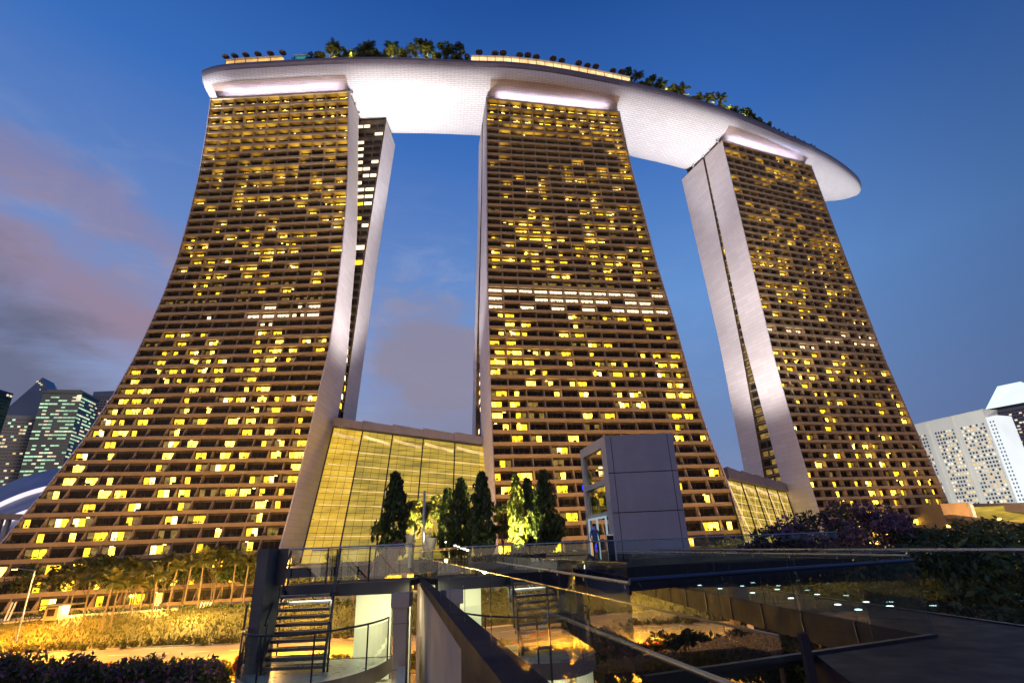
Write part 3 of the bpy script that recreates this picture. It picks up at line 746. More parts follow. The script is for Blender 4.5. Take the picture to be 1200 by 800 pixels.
def broad_tree(name, loc, H, R, mats, label, group=None, cat='tree', n=2600, leaf=.3, trunk=.18, clear=.35, clumps=16, squash=.75, cr=.36):
    t = empty(name, loc, label, cat, group); x, y, z = loc
    rr = random.Random(int(abs(x * 13 + y * 7)) + 3)
    b = MB(); b.tube((x, y, z - .3), (x + rr.uniform(-.1, .1) * H * .3, y, z + H * clear), trunk, BARK, 8, trunk * .7)
    base_ = Vector((x, y, z + H * clear)); Q = []; mi = []
    for k in range(clumps):
        a = rr.uniform(0, 2 * PI); e = rr.uniform(-.5, 1); rad_ = R * rr.uniform(.25, .85) * math.sqrt(max(.1, 1 - max(0, e) ** 2 * .7))
        c_ = Vector((x + rad_ * math.cos(a), y + rad_ * math.sin(a), z + H * (clear + (1 - clear) * (.42 + .40 * e))))
        b.tube(base_ - Vector((0, 0, rr.uniform(0, H * .12))), c_, trunk * .4, BARK, 5, trunk * .1)
        q = leaf_quads(c_, (R * cr, R * cr, R * cr * squash), n // clumps, leaf); Q.append(q)
        mi.append(np.where(rng.random(len(q)) < .5, rr.randrange(len(mats)), rng.integers(0, len(mats), len(q))))
    b.build('trunk', t)
    Q = np.concatenate(Q); cloud_mesh('crown', Q.reshape(-1, 3), 4, mats, np.concatenate(mi), t)
    return t
def column_tree(loc, H, R, mats, label, group, n=3800):
    t = empty('columnar_tree', loc, label, 'tree', group); x, y, z = loc
    b = MB(); b.tube((x, y, z - .2), (x, y, z + H * .95), .11, BARK, 7, .03); b.build('trunk', t)
    Q = []; lv = 34
    ph = rng.uniform(0, 6)
    for k in range(lv):
        f = k / (lv - 1); zz = z + H * (.16 + .80 * f)
        prof_r = R * (min(1, .45 + 1.6 * f) * (1 - max(0, f - .35) / .65 * .93) ** .85) * (1 + .30 * math.sin(k * 2.4 + ph)) * rng.uniform(.85, 1.15)
        for j in range(5):
            a = rng.uniform(0, 2 * PI); rr_ = prof_r * rng.uniform(.35, .95)
            Q.append(leaf_quads((x + rr_ * math.cos(a), y + rr_ * math.sin(a), zz - rr_ * .35), (R * .22, R * .22, H * .05), n // (lv * 5), .17, droop=.65))
    Q = np.concatenate(Q); cloud_mesh('crown', Q.reshape(-1, 3), 4, mats, rng.integers(0, len(mats), len(Q)), t); return t
def palm(name, loc, H, label, group, nf=20, L=2.6, mats=None, trunk=.16, up=.55, cat='palm'):
    mats = mats or [LM['mid'], LM['dark']]
    t = empty(name, loc, label, cat, group); x, y, z = loc; lean = rng.uniform(-.06, .06, 2) * H
    b = MB(); pts = [Vector((x + lean[0] * s * s, y + lean[1] * s * s, z - .2 + (H + .2) * s)) for s in np.linspace(0, 1, 6)]
    for a, c_, r in zip(pts[:-1], pts[1:], np.linspace(trunk, trunk * .7, 5)): b.tube(a, c_, r, BARK, 7, r * .94)
    b.build('trunk', t); top = np.array(pts[-1]); V = []
    for k in range(nf):
        a = rng.uniform(0, 2 * PI); e0 = rng.uniform(-.2, 1.25); d = np.array([math.cos(a), math.sin(a), 0])
        prev = top.copy(); dirv = d * math.cos(e0) + np.array([0, 0, math.sin(e0)]); m_ = 9; ln = L * rng.uniform(.8, 1.1)
        for s in range(m_):
            cur = prev + dirv * ln / m_; side = np.cross(dirv, [0, 0, 1.0]); side /= max(1e-6, np.linalg.norm(side))
            wl = ln * .28 * math.sin(PI * min(1, (s + 1.2) / (m_ + .6))) + .05
            for sg in (-1, 1):
                tip = (prev + cur) / 2 + side * sg * wl + dirv * wl * .45 - np.array([0, 0, wl * .35])
                V.append([prev, cur, tip, tip - dirv * .02 * ln]); 
                mid = prev * .5 + cur * .5; V.append([prev - side * .01, prev + side * .01, cur + side * .01, cur - side * .01])
            prev = cur; dirv = dirv + np.array([0, 0, -.22]) * (1.2 - up); dirv /= np.linalg.norm(dirv)
    V = np.array(V); cloud_mesh('crown', V.reshape(-1, 3), 4, mats, rng.integers(0, len(mats), len(V)), t); return t
def hedge(name, pts, r, n, leaf, mats, label, cat='hedge', group=None, probs=None, jitter=.6):
    Q = []
    for p in pts: Q.append(leaf_quads(p, (r * rng.uniform(.7, 1.3), r * rng.uniform(.7, 1.2), r * rng.uniform(.5, 1.1)), n // len(pts), leaf))
    Q = np.concatenate(Q); mi = rng.choice(len(mats), len(Q), p=probs)
    return cloud_mesh(name, Q.reshape(-1, 3), 4, mats, mi, None, label, cat, None, group=group)

# rooftop garden
rt = [(385, 'palm', 7.5), (393, 'palm', 8.6), (399, 'bush', 5), (408, 'bush', 4.2), (419, 'palm', 6.4), (427, 'palm', 8), (433, 'bush', 4), (456, 'palm', 6), (464, 'palm', 8.5), (471, 'bush', 4.6), (480, 'palm', 7), (489, 'palm', 9.2), (497, 'palm', 9), (505, 'palm', 7), (521, 'tree', 7.2), (530, 'tree', 8.4), (541, 'bush', 5)]
rt2 = [(741, 'tree', 7.5), (749, 'palm', 7), (757, 'bush', 4), (774, 'tree', 6.5), (782, 'palm', 7), (790, 'bush', 4.4), (800, 'palm', 6.2), (806, 'palm', 7), (820, 'bush', 4.2), (834, 'palm', 6.6), (846, 'palm', 7.4), (853, 'bush', 4), (869, 'bush', 4.6), (877, 'tree', 5.0)]
rt3 = [(x_, 'bush', rng.uniform(2.6, 4.4)) for x_ in (362, 371, 379, 412, 440, 449, 474, 512, 535, 764, 795, 812, 827, 861, 884, 893, 902)]
for (px, kd, h) in rt + rt2 + rt3:
    p, hd, i = on_deck(px, .9 + rng.uniform(0, 1.0), 202); h *= 1.45; g = 'trees of the rooftop garden'
    side = 'between the first and middle towers' if px < 600 else 'towards the right tower'
    if kd == 'palm': palm('palm_tree', tuple(p), h * .72, 'rooftop palm on the deck ' + side, 'rooftop palms ' + side, nf=20, L=3.9, mats=[LM['mid'], LM['dark'], LM['olive']])
    elif kd == 'tree': broad_tree('garden_tree', tuple(p), h, 4.2, [LM['dark'], LM['dark'], LM['mid']], 'dark bushy rooftop tree on the deck ' + side, 'bushy rooftop trees ' + side, n=1500, leaf=.42, clumps=11)
    else: broad_tree('garden_bush', tuple(p), h, 3.2, [LM['mid'], LM['olive'], LM['lime']], 'round rooftop bush on the deck ' + side, 'rooftop bushes ' + side, 'bush', n=1100, leaf=.4, clumps=9, clear=.15)
for px in (393, 408, 464, 490, 497, 782, 806, 838, 852, 872):
    p, hd, i = on_deck(px, -.5, 202); q = p + Vector((0, 0, 2.6)); point(tuple(q), 900, (1, .82, .18), .3, 'garden_light')
pts = []
for px in np.r_[np.arange(345, 552, 3.0), np.arange(738, 960, 2.5)]:
    p, hd, i = on_deck(px, .3 + rng.uniform(0, .8), 203.3 + rng.uniform(0, .9)); pts.append(tuple(p))
hedge('rooftop_hedge', pts, 1.0, 5200, .34, [LM['dark'], LM['mid']], 'low dark planting along the outer edge of the roof deck', probs=[.7, .3])
b = MB(); WL = emit('small_white_lamps', (1, .85, .6), 6)
for px in np.r_[945:1002:5.0]:
    p, hd, i = on_deck(px, .2, 203.0)
    if rng.random() < .7: b.box(tuple(p), (.5, .3, .3), WL)
tag(b.build('string_lights'), 'row of small white lamps on the rim at the right tip of the roof deck', 'string lights')
# small fixtures along the hull above the right tower
b = MB()
for px, yy in ((862, 142), (871, 145.5), (884, 150), (905, 157), (915, 161), (1013, 205)):
    pass

# hull and tower floodlights
for (x, y, tx, ty, e, ang) in [(-34, 181, -34, 179, .78e6, 31), (75, 201, 77, 201, .78e6, 32), (196, 240, 185, 248, .75e6, 36), (-150, 160, -122, 172, 1.6e6, 13)]:
    spot((x, y, 62), (tx, ty, 196), e, (1, .97, .98), ang, .25, 4)
WH = (1, .92, .84)
# end walls washed from the podium roofs
spot((-25, 158, 50), (-60, 172, 125), 2.9e5, WH, 62, .8, 5); spot((-25, 158, 50), (-60, 172, 170), 2.6e5, WH, 40, .9, 5)
spot((62, 176, 45), (104, 210, 100), 2.4e5, WH, 70, .8, 5); spot((62, 176, 45), (104, 212, 165), 2.6e5, WH, 46, .9, 5)
spot((-48, 168, 52), (-8, 176, 130), 2.2e5, WH, 70, .8, 5)
# wash along the hull above each roof edge
for ti, (root, wp, pL, pR) in enumerate(TR):
    a = Vector(wp(29, .9, 190.6)); b_ = Vector(wp(29, -2.0, 196)); l = area(a, b_, 49, .35, 4200, (.62, .66, 1))
    d = (b_ - a).normalized(); ux = Vector(wp(30, .9, 190.6)) - a; ux.normalize(); z_ = -d; y_ = z_.cross(ux).normalized(); x_ = y_.cross(z_)
    l.matrix_world = Matrix([[x_.x, y_.x, z_.x, a.x], [x_.y, y_.y, z_.y, a.y], [x_.z, y_.z, z_.z, a.z], [0, 0, 0, 1]])

# ================================================================== GLASS ATRIA BETWEEN THE TOWERS
ATR = litglass('warm_lit_atrium', (.85, .56, .07), (.30, .22, .04), 1.0, (.10, .10, .6), .3, .72)
ATR2 = litglass('bright_atrium_bay', (1, .62, .06), (.50, .29, .03), 1.1, (.12, .12, .3), .3, .7)
TRUSS = emit('truss_painted_glow', (1, .66, .25), 1.1, .35, .2)
def atrium(label, TL, TRr, BL, BR, nb, bright, fascia, name='glass_atrium', rows_=22, diag=False):
    TL, TRr, BL, BR = map(Vector, (TL, TRr, BL, BR)); t = empty(name, (BL.x, BL.y, 3.4), label, 'atrium')
    n = (TRr - TL).cross(BL - TL).normalized(); n = -n if n.y > 0 else n
    g = lambda u, v: (TL.lerp(TRr, u)).lerp(BL.lerp(BR, u), v)
    inner = lambda u, v: g(u, v) - n * 1.6
    b = MB()
    for k in range(nb * 4):
        for j in range(rows_):
            u0, u1, v0, v1 = k / nb / 4, (k + 1) / nb / 4, j / rows_, (j + 1) / rows_
            mat = ATR2 if (u0 < bright or (bright and u1 > .965)) else ATR
            b.face([g(u0, v0), g(u1, v0), g(u1, v1), g(u0, v1)], mat)
    b.build('glazing', t)
    b = MB()
    for k in range(nb + 1): b.bar(g(k / nb, 0) + n * .2, g(k / nb, 1) + n * .2, .35, .35, MT['frame_dark'])
    b.build('column', t)
    b = MB()
    for k in range(nb * 4 + 1):
        if k % 4: b.bar(g(k / nb / 4, 0) + n * .06, g(k / nb / 4, 1) + n * .06, .07, .1, MT['frame_dark'])
    for j in range(1, rows_): b.bar(g(0, j / rows_) + n * .06, g(1, j / rows_) + n * .06, .12, .1, MT['frame_dark'])
    b.build('mullions', t)
    b = MB()
    for k in range(nb):      # beams under the roof, light from below put in as emission
        b.bar(g(k / nb + .01, .055) + n * .12, g((k + 1) / nb - .01, .10) + n * .12, .05, 1.2, TRUSS)
        if diag:
            b.bar(g(k / nb + .02, .1) + n * .12, g((k + .6) / nb, .8) + n * .12, .1, .5, TRUSS); b.bar(g((k + .9) / nb, .05) + n * .12, g((k + .3) / nb, .6) + n * .12, .1, .35, TRUSS)
    for v in (.2, .32, .42, .52, .63, .73, .84): b.bar(g(.02, v) + n * .1, g(.98, v) + n * .1, .05, .22, TRUSS)
    b.build('truss', t)
    b = MB()
    for k in range(nb):
        a, c_ = g(k / nb, 0), g((k + 1) / nb, 0); st = -.25 * (k % 2) ; h = fascia
        bk = Vector((0, 26, 0)); up = Vector((0, 0, h)); s_ = Vector((0, 0, st * 0)) + n * (1.2)
        a1, c1 = a.lerp(c_, .004), a.lerp(c_, .996)
        lift = Vector((0, 0, .35 * (nb - k) / nb))
        b.hexa([a1 + s_, c1 + s_, c1 + bk, a1 + bk], [a1 + s_ + up + lift * 0, c1 + s_ + up * .82, c1 + bk + up * .82, a1 + bk + up], MT['roofgrey'])
    b.build('roof', t)
    return t
MT['roofgrey'] = material('grey_metal_roof', (.24, .22, .25), .5, .3, var=.12, scale=.3)
def yz(px, py, Y): return tuple(P(px, py, Y))
atrium('tall yellow-lit glass atrium between the left and middle towers', yz(391, 501, 167), yz(571, 524, 160), yz(352, 660, 141), yz(574, 652, 137), 5, .17, 2.7)
atrium('smaller yellow-lit glass atrium between the middle and right towers', yz(850, 562, 152), yz(921, 577, 208), yz(876, 650, 138), yz(944, 650, 203), 5, 0, 3.2, rows_=12, diag=True)
# retail canopy and podium below
b = MB(); b.box((0, 158, 5.5), (190, 20, 4.2), MT['fin']); b.box((-20, 146, 8.0), (150, 5, .5), MT['roofgrey'])
for k in range(26): b.box((-90 + k * 7, 147.9, 5.6), (5.6, .1, 3.2), MT['win_mid'] if k % 3 else MT['win_bright'])
tag(b.build('podium'), 'low lit podium behind the palms at the foot of the towers', 'podium')

# ================================================================== FAR BUILDINGS
def far_tower(label, name, cx, cy, w, d, h, rz, face, win, fl, nbay, probs, top=None, lab_cat='skyscraper', frac=.55, z0=0, wfrac=.7):
    """a high-rise with real window recesses on its two visible faces"""
    t = empty(name, (cx, cy, z0), label, lab_cat); b = MB(); b.box((cx, cy, z0 + h / 2), (w, d, h), face, rz); b.build('facade', t)
    b = MB(); co, si = math.cos(rz), math.sin(rz); nf = int(h / fl)
    def wpt(x, y, z): return (cx + x * co - y * si, cy + x * si + y * co, z0 + z)
    for (ax, ln, off, other) in ((0, w, -d / 2 - .06, 0), (1, d, -w / 2 - .06, 0), (1, d, w / 2 + .06, 0)):
        nb_ = max(1, int(ln / nbay)); st = ln / nb_
        for i in range(nf):
            dark_floor = rng.random() < .08
            run = 0
            for k in range(nb_):
                m = rng.choice(len(win), p=probs) if not dark_floor else 0
                c_ = -ln / 2 + (k + .5) * st; a0, a1 = c_ - st * wfrac / 2, c_ + st * wfrac / 2; zz0, zz1 = i * fl + fl * (1 - frac) / 2, i * fl + fl * (1 + frac) / 2
                if ax == 0: b.face([wpt(a0, off, zz0), wpt(a1, off, zz0), wpt(a1, off, zz1), wpt(a0, off, zz1)], win[m])
                else: b.face([wpt(off, a0, zz0), wpt(off, a1, zz0), wpt(off, a1, zz1), wpt(off, a0, zz1)], win[m])
    tag(b.build('window', t), kind='stuff')
    return t, wpt
FM = {'blue': material('blue_glass_curtain_wall', (.10, .13, .18), .3, .3, var=.2, scale=.02), 'green': material('green_glass_curtain_wall', (.05, .09, .10), .3, .3, var=.2, scale=.02),
      'pale': material('pale_hotel_concrete', (.66, .63, .56), .7, var=.06, scale=.03), 'brown': material('bronze_tower_cladding', (.26, .22, .21), .5, .2, var=.12, scale=.03)}
WD = material('far_dark_glass', (.03, .04, .06), .2); WDB = material('far_blue_glass', (.10, .17, .22), .2)
WW = emit('far_white_window', (1, .82, .55), 1.1, .4, .05); WG = emit('far_green_window', (.62, 1, .62), .9, .4, .05); WY = emit('far_yellow_window', (1, .66, .28), 1.0, .4, .05)
WBL = emit('blue_sign_glow', (.1, .3, 1), 2.0)
def place_tower(px_c, py_top, Y, wpx):
    p = P(px_c, py_top, Y); return p.x, Y, p.z, wpx * Y / FPX * .93
# pointed blue tower
x, y, h, w = place_tower(48, 492, 640, 66)
t, wpt = far_tower('bluish skyscraper with a pointed sloping crown at the far left', 'skyscraper', x, y, w, 45, h, .35, FM['blue'], [WD, WW, WY, WG], 4.0, 3.2, [.80, .10, .06, .04], frac=.5, wfrac=.85)
b = MB(); h0 = h; apex = [wpt(-6, -12, h + 52), wpt(0, 5, h + 50)]
c4 = [wpt(-w / 2, -22.5, h), wpt(w / 2, -22.5, h), wpt(w / 2, 22.5, h), wpt(-w / 2, 22.5, h)]
b.face([c4[0], c4[1], apex[0]], FM['blue']); b.face([c4[1], c4[2], apex[1], apex[0]], FM['blue']); b.face([c4[2], c4[3], apex[1]], FM['blue']); b.face([c4[3], c4[0], apex[0], apex[1]], FM['blue'])
for k in range(6): b.box((apex[0][0] + (k % 3) * 3 - 3, apex[0][1] - 2, apex[0][2] - 6 - k * 2.2), (2.2, 1, 1.2), WW)
b.build('crown', t)
b = MB(); b.bar(Vector(wpt(w / 2 + .3, -22.9, 0)), Vector(wpt(w / 2 + .3, -22.9, h)), 1.4, 1.4, FM['pale']); b.build('corner_rib', t)
# green banded tower
x, y, h, w = place_tower(84, 466, 600, 44)
t, wpt = far_tower('dark skyscraper with bands of green-white office light left of the hotel', 'office_tower', x, y, w, 36, h, .2, FM['green'], [WD, WG, WW], 4.0, 4.2, [.42, .44, .14], frac=.42, wfrac=.93)
b = MB(); b.box((x, y, h + 1.5), (w * 1.06, 38, 2.4), FM['green'], .2); b.box((x, y - 1, h + 3.6), (w * .86, 32, 3), WD, .2); b.build('roof', t)
b = MB(); q = wpt(w / 2 - 2, -18.6, h - 5); b.box((q[0], q[1], q[2]), (5, .6, 7), WW); b.build('sign_panel', t)
# sliver behind, and one at the very edge
x, y, h, w = place_tower(132, 462, 700, 26)
t, wpt = far_tower('grey tower peeping out between the green office tower and the hotel', 'skyscraper', x, y, w, 30, h, 0, FM['brown'], [WD, WY], 4, 3.5, [.85, .15])
b = MB(); b.box((x, y - 8, h - 4), (w * 1.05, 16, 8), FM['blue']); b.build('roof', t)
x, y, h, w = place_tower(-6, 458, 560, 24)
far_tower('dark tower cut off by the left edge of the picture', 'skyscraper', x, y, w, 24, h, 0, FM['green'], [WD, WW], 4, 3.5, [.9, .1])
# low far blocks filling the skyline at left
for k, (px, py, ww) in enumerate([(8, 540, 40), (36, 548, 30), (66, 545, 26), (118, 530, 30)]):
    x, y, h, w = place_tower(px, py, 720, ww)
    far_tower(['low dark block at the far left under the pointed skyscraper', 'low block behind the shell roofs, below the pointed skyscraper', 'low block below the green-lit office tower', 'block squeezed beside the hotel below the grey tower'][k], 'office_block', x, y, w, 30, h, 0, FM['brown'], [WD, WY, WG], 4, 3.5, [.7, .2, .1], lab_cat='building')

# pale slab hotel at the right, with white fin and bright pyramid-topped tower
def slabhotel():
    Y = 470; a = P(1078, 500, Y + 20); c_ = P(1151, 478, Y - 30)
    ang = math.atan2(c_.y - a.y, c_.x - a.x); mid = (a + c_) / 2; w = (Vector((c_.x, c_.y)) - Vector((a.x, a.y))).length + 40; h = (a.z + c_.z) / 2 + 0
    ux, uy = math.cos(ang), math.sin(ang); cx, cy = c_.x - ux * w / 2, c_.y - uy * w / 2
    cx += -uy * 9; cy += ux * 9
    t = empty('slab_hotel', (cx, cy, 0), 'pale slab hotel with a dense grid of windows at the right edge', 'hotel')
    b = MB(); b.box((cx, cy, h / 2), (w, 18, h), FM['pale'], ang); b.box((cx, cy, h + .6), (w + 1, 19, 1.2), FM['pale'], ang); b.build('facade', t)
    def wpt(x, z, off=-9.08): return (cx + x * ux - off * uy, cy + x * uy + off * ux, z)
    b = MB(); fl = 3.1; nf = int((h - 8) / fl); nb_ = int(w / 2.35)
    for i in range(2, nf):
        for k in range(nb_):
            f = k / nb_
            if any(abs(f - q) < .018 for q in (.24, .485, .5, .73)): continue
            x0 = -w / 2 + (k + .2) * w / nb_; x1 = x0 + w / nb_ * .62; r = rng.random()
            mat = WD if r < .50 else (WDB if r < .58 else (WY if r < .80 else WW))
            b.face([wpt(x0, i * fl + .6), wpt(x1, i * fl + .6), wpt(x1, i * fl + 2.3), wpt(x0, i * fl + 2.3)], mat)
    tag(b.build('window', t), kind='stuff')
    b = MB()
    for q in (.24, .485, .5, .73, 1.0): b.box((*wpt(-w / 2 + q * w - .5, 0, -9.5)[:2], h / 2), (1.3, 1.2, h + 1), FM['pale'], ang)
    b.build('pilaster', t)
    b = MB(); q = wpt(w / 2 + 4.2, 0, 0); b.box((q[0], q[1], h / 2 - 3), (8, 20, h - 6), emit('painted_floodlight_end', (.92, .97, 1), 1.0, .08, .02), ang);  # floodlight on the white end is put in as emission
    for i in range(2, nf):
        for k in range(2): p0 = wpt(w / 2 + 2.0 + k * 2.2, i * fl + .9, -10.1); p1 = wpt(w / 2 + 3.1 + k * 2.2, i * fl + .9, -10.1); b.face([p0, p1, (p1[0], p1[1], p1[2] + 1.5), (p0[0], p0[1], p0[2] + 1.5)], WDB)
    b.build('end_tower', t)
    return h
hh = slabhotel()
spot((250, 300, 30), (330, 440, 70), 1.6e6, (.95, .97, .90), 70, .9, 8)
Y = 560; p = P(1176, 476, Y); w = 46
t, wpt = far_tower('bronze hotel tower with a glowing white pyramid top at the right edge', 'hotel_tower', p.x + 18, Y, w, w, p.z - 4, math.radians(34), FM['brown'], [WD, WW, WY], 3.2, 2.6, [.66, .26, .08], lab_cat='hotel', frac=.4, wfrac=.8)
PY = emit('painted_floodlight_pyramid', (.80, 1, .98), 1.15, .06, .05); hz = p.z - 4; b = MB()  # pyramid emits by itself, standing in for floodlight
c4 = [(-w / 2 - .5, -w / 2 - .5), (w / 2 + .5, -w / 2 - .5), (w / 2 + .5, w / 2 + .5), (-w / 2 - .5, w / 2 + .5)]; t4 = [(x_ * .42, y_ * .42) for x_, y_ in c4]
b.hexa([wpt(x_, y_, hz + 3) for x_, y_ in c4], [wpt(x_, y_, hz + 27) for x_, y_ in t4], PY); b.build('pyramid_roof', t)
b = MB(); b.hexa([wpt(x_ * .97, y_ * .97, hz) for x_, y_ in c4], [wpt(x_ * .97, y_ * .97, hz + 3) for x_, y_ in c4], MT['frame_dark']); b.build('plant_floor', t)

# shell roofs with glowing ribs at the left
t = empty('shell_roof', (-260, 262, 0), 'dark curved shell roof with glowing white ribs beside the left tower', 'roof'); SHM = material('dark_shell_cladding', (.16, .18, .28), .45, .2, var=.15, scale=.05); RIB = emit('glowing_white_rib', (1, .86, .95), 1.1, .1, .05)
def arcp(off, f, Y0=250):
    px = -60 + 165 * f; py = 618 - 62 * math.sin(min(1, (f + .05)) * PI * .52) + off
    return P(px, py, Y0)
b = MB(); RR = MB(); NA = 24
offs = [(-9, 275), (3, 262), (24, 250), (30, 245), (52, 236), (56, 232), (84, 224)]
for (o0, y0), (o1, y1) in zip(offs[:-1], offs[1:]):
    for k in range(NA):
        f0, f1 = k / NA, (k + 1) / NA; isrib = (o1 - o0) < 16 and o0 in (3 - 12, 24, 52)
        b.face([arcp(o0, f0, y0), arcp(o0, f1, y0), arcp(o1, f1, y1), arcp(o1, f0, y1)], SHM)
b.build('shell', t)
b = MB()
for o0, y0, r in ((12, 257, 1.1), (34, 243, 1.4), (58, 230, 1.2)):
    pts = [arcp(o0, k / NA, y0 - 2) for k in range(NA + 1)]; b.path(pts, r, RIB, 8)
b.build('rib', t)
b = MB(); p0 = P(-60, 603, 205); p1 = P(36, 606, 205); b.bar(p0, p1, 6, 2.0, MT['spandrel'])
for px in (3, 12): q = P(px, 604, 204); b.bar(q, Vector((q.x, q.y, 0)), 1.2, 1.2, MT['fin'])
tag(b.build('entrance_canopy'), 'long flat canopy on posts beneath the glowing shell ribs', 'canopy')

# low pavilion at the right edge
t = empty('pavilion', tuple(P(1160, 640, 190)[:2]) + (0,), 'low pavilion with a sweeping flat roof and orange-lit wall under the slab hotel', 'pavilion')
b = MB(); Y = 195
A = [P(1112, 598, Y + 20), P(1230, 600, Y - 10)]; 
b.hexa([A[0], A[1], A[1] + Vector((6, 40, 0)), A[0] + Vector((6, 40, 0))], [A[0] + Vector((0, 0, 2.4)), A[1] + Vector((0, 0, 3.2)), A[1] + Vector((6, 40, 3.2)), A[0] + Vector((6, 40, 2.4))], MT['roofgrey'])
A2 = [P(1117, 607, Y - 4), P(1230, 622, Y - 26)]
b.hexa([A2[0], A2[1], A2[1] + Vector((6, 22, 0)), A2[0] + Vector((2, 22, 0))], [A2[0] + Vector((0, 0, 1.2)), A2[1] + Vector((0, 0, 1.6)), A2[1] + Vector((6, 22, 1.6)), A2[0] + Vector((2, 22, 1.2))], MT['spandrel']); b.build('roof', t)
b = MB(); w0, w1 = P(1118, 640, Y), P(1152, 642, Y); b.hexa([(w0.x, Y, 0), (w1.x, Y, 0), (w1.x, Y + 14, 0), (w0.x, Y + 14, 0)], [(w0.x, Y, 21), (w1.x, Y, 21), (w1.x, Y + 14, 21), (w0.x, Y + 14, 21)], MT['spandrel']); b.build('wall', t)
b = MB(); w0, w1 = P(1152, 640, Y), P(1225, 642, Y); b.face([(w0.x + .2, Y + 2, 2), (w1.x, Y + 2, 2), (w1.x, Y + 2, 19.5), (w0.x + .2, Y + 2, 19.5)], ATR)
w0, w1 = P(1176, 636, Y), P(1225, 640, Y); b.face([(w0.x, Y - 3, 12.0), (w1.x, Y - 3, 12.0), (w1.x, Y - 3, 14.5), (w0.x, Y - 3, 14.5)], ATR2); b.build('glazing', t)
b = MB(); w0 = P(1152, 640, Y); b.box((w0.x, Y - .6, 10), (1.1, 1.1, 21), MT['white_steel']); b.build('column', t)
point((P(1165, 620, 185).x, 184, 17), 9000, (1, .55, .18), .5)
# ================================================================== STREET: palms, lamps, shrubs
random.seed(3)
LAMPH = emit('sodium_lamp', (1, .50, .08), 9)
def street_lamp(x, y, z, h, arm, label, group='sodium lamps along the road', e=26000, ang=PI, single=False):
    t = empty('street_lamp', (x, y, z), label, 'street lamp', group)
    b = MB(); b.tube((x, y, z), (x, y, z + h), .14, MT['steel'], 8, .08); b.tube((x, y, z), (x, y, z + .5), .26, MT['steel'], 8); b.build('pole', t)
    b = MB(); ex, ey = x + arm * math.cos(ang), y + arm * math.sin(ang); b.tube((x, y, z + h), (ex, ey, z + h + .5), .06, MT['steel'], 6); b.build('arm', t)
    b = MB(); b.box((ex, ey, z + h + .45), (.9, .35, .22), MT['steel']); b.build('lamp_housing', t)
    b = MB(); b.box((ex, ey, z + h + .26), (.75, .3, .12), LAMPH); b.build('lamp', t)
    spot((ex, ey, z + h - .25), (ex, ey, z), e, (1, .37, .018), 144, .5, .35, 'lamp_light')
    return t
p = P(20, 760, 92)
street_lamp(-83.6, 97, 1.4, 10.7, 3.6, 'tall sodium street lamp standing alone at the far left above the grass bank', e=130000)
for x, y, nm in ((-71, 71, 0), (-31.5, 72, 1), (9, 71, 2), (46, 72, 3), (84, 72, 4)):
    street_lamp(x, y, .2, 10.5, 2.2, ['street lamp on the median behind the staircase', 'street lamp on the median seen past the stair column', 'street lamp on the median seen through the glass railing', 'street lamp on the median to the right of the lift', 'street lamp on the median at the far right'][nm], e=300000 if nm > 1 else 240000, ang=PI / 2)
# lamps on lower posts along the tower foot
def bollard_lamp(px, py, Y, label, e=6000, r=.45):
    q = P(px, py, Y); t = empty('garden_lamp', (q.x, q.y, 2), label, 'lamp', 'lamps glowing among the trees')
    b = MB(); b.tube((q.x, q.y, 2), (q.x, q.y, q.z - .3), .08, MT['steel_dark'], 6); b.build('pole', t)
    b = MB(); b.tube((q.x, q.y, q.z - .3), (q.x, q.y, q.z + .3), r, LAMPH, 10); b.build('lamp', t)
    point((q.x, q.y - .7, q.z), e, (1, .5, .12), .3)
for px, py, Y, lab in ((336, 657, 60, 'round lamp glowing between the stair blade and the atrium'), (925, 625, 120, 'lamp glowing at the foot of the small atrium'), (1037, 624, 110, 'lamp glowing among the purple blossom'), (1096, 625, 120, 'brightest lamp at the right foot of the right tower'), (1112, 616, 135, 'lamp just right of the brightest one at the right tower foot'), (1028, 635, 90, 'low lamp under the purple blossom'), (1062, 632, 60, 'lamp low behind the right end of the frontal railing'), (985, 640, 62, 'lamp low behind the middle of the walkway railing'), (1140, 640, 58, 'lamp among the dark trees near the right edge'), (1171, 608, 160, 'lamp in front of the right pavilion')):
    bollard_lamp(px, py, Y, lab)
PM = [LM['olive'], LM['olive'], LM['mid']]
for k, (px, base_, Y, h, L) in enumerate([(118, 738, 105, 7.2, 3.2), (128, 738, 107, 6.2, 2.6), (150, 736, 110, 5.5, 2.6), (95, 735, 112, 6.0, 3.0), (175, 735, 110, 6.8, 2.5), (193, 733, 114, 7.4, 2.6), (228, 732, 118, 8.2, 3.4), (246, 728, 124, 9.0, 2.8), (267, 728, 122, 8.0, 2.6), (282, 728, 120, 7.5, 3.0), (212, 730, 122, 8.0, 2.4), (160, 733, 118, 7.0, 2.5), (140, 733, 120, 8.0, 2.4), (78, 728, 120, 7.2, 3.0), (296, 728, 118, 7.6, 2.6), (185, 730, 124, 8.8, 2.6)]):
    q = P(px, base_, Y); h *= 1.12; z = bankz(q.x, Y) if Y < 122 else 3.4
    palm('palm_tree', (q.x, Y, z), h, 'dusty palm on the bank in front of the left tower', 'palms on the bank in front of the left tower', nf=30, L=L, mats=PM, up=.7, trunk=.2)
for k in range(16):
    px = 310 + k * 27 if k < 9 else 690 + (k - 9) * 30; q = P(px, 700, 121); palm('palm_tree', (q.x, 121 + random.uniform(-5, 4), 3.0), random.uniform(6, 8.5), 'palm beyond the road seen through the glass railing or stairs', 'palms beyond the road seen through the glass', nf=24, L=2.6, mats=PM, up=.7, trunk=.2)
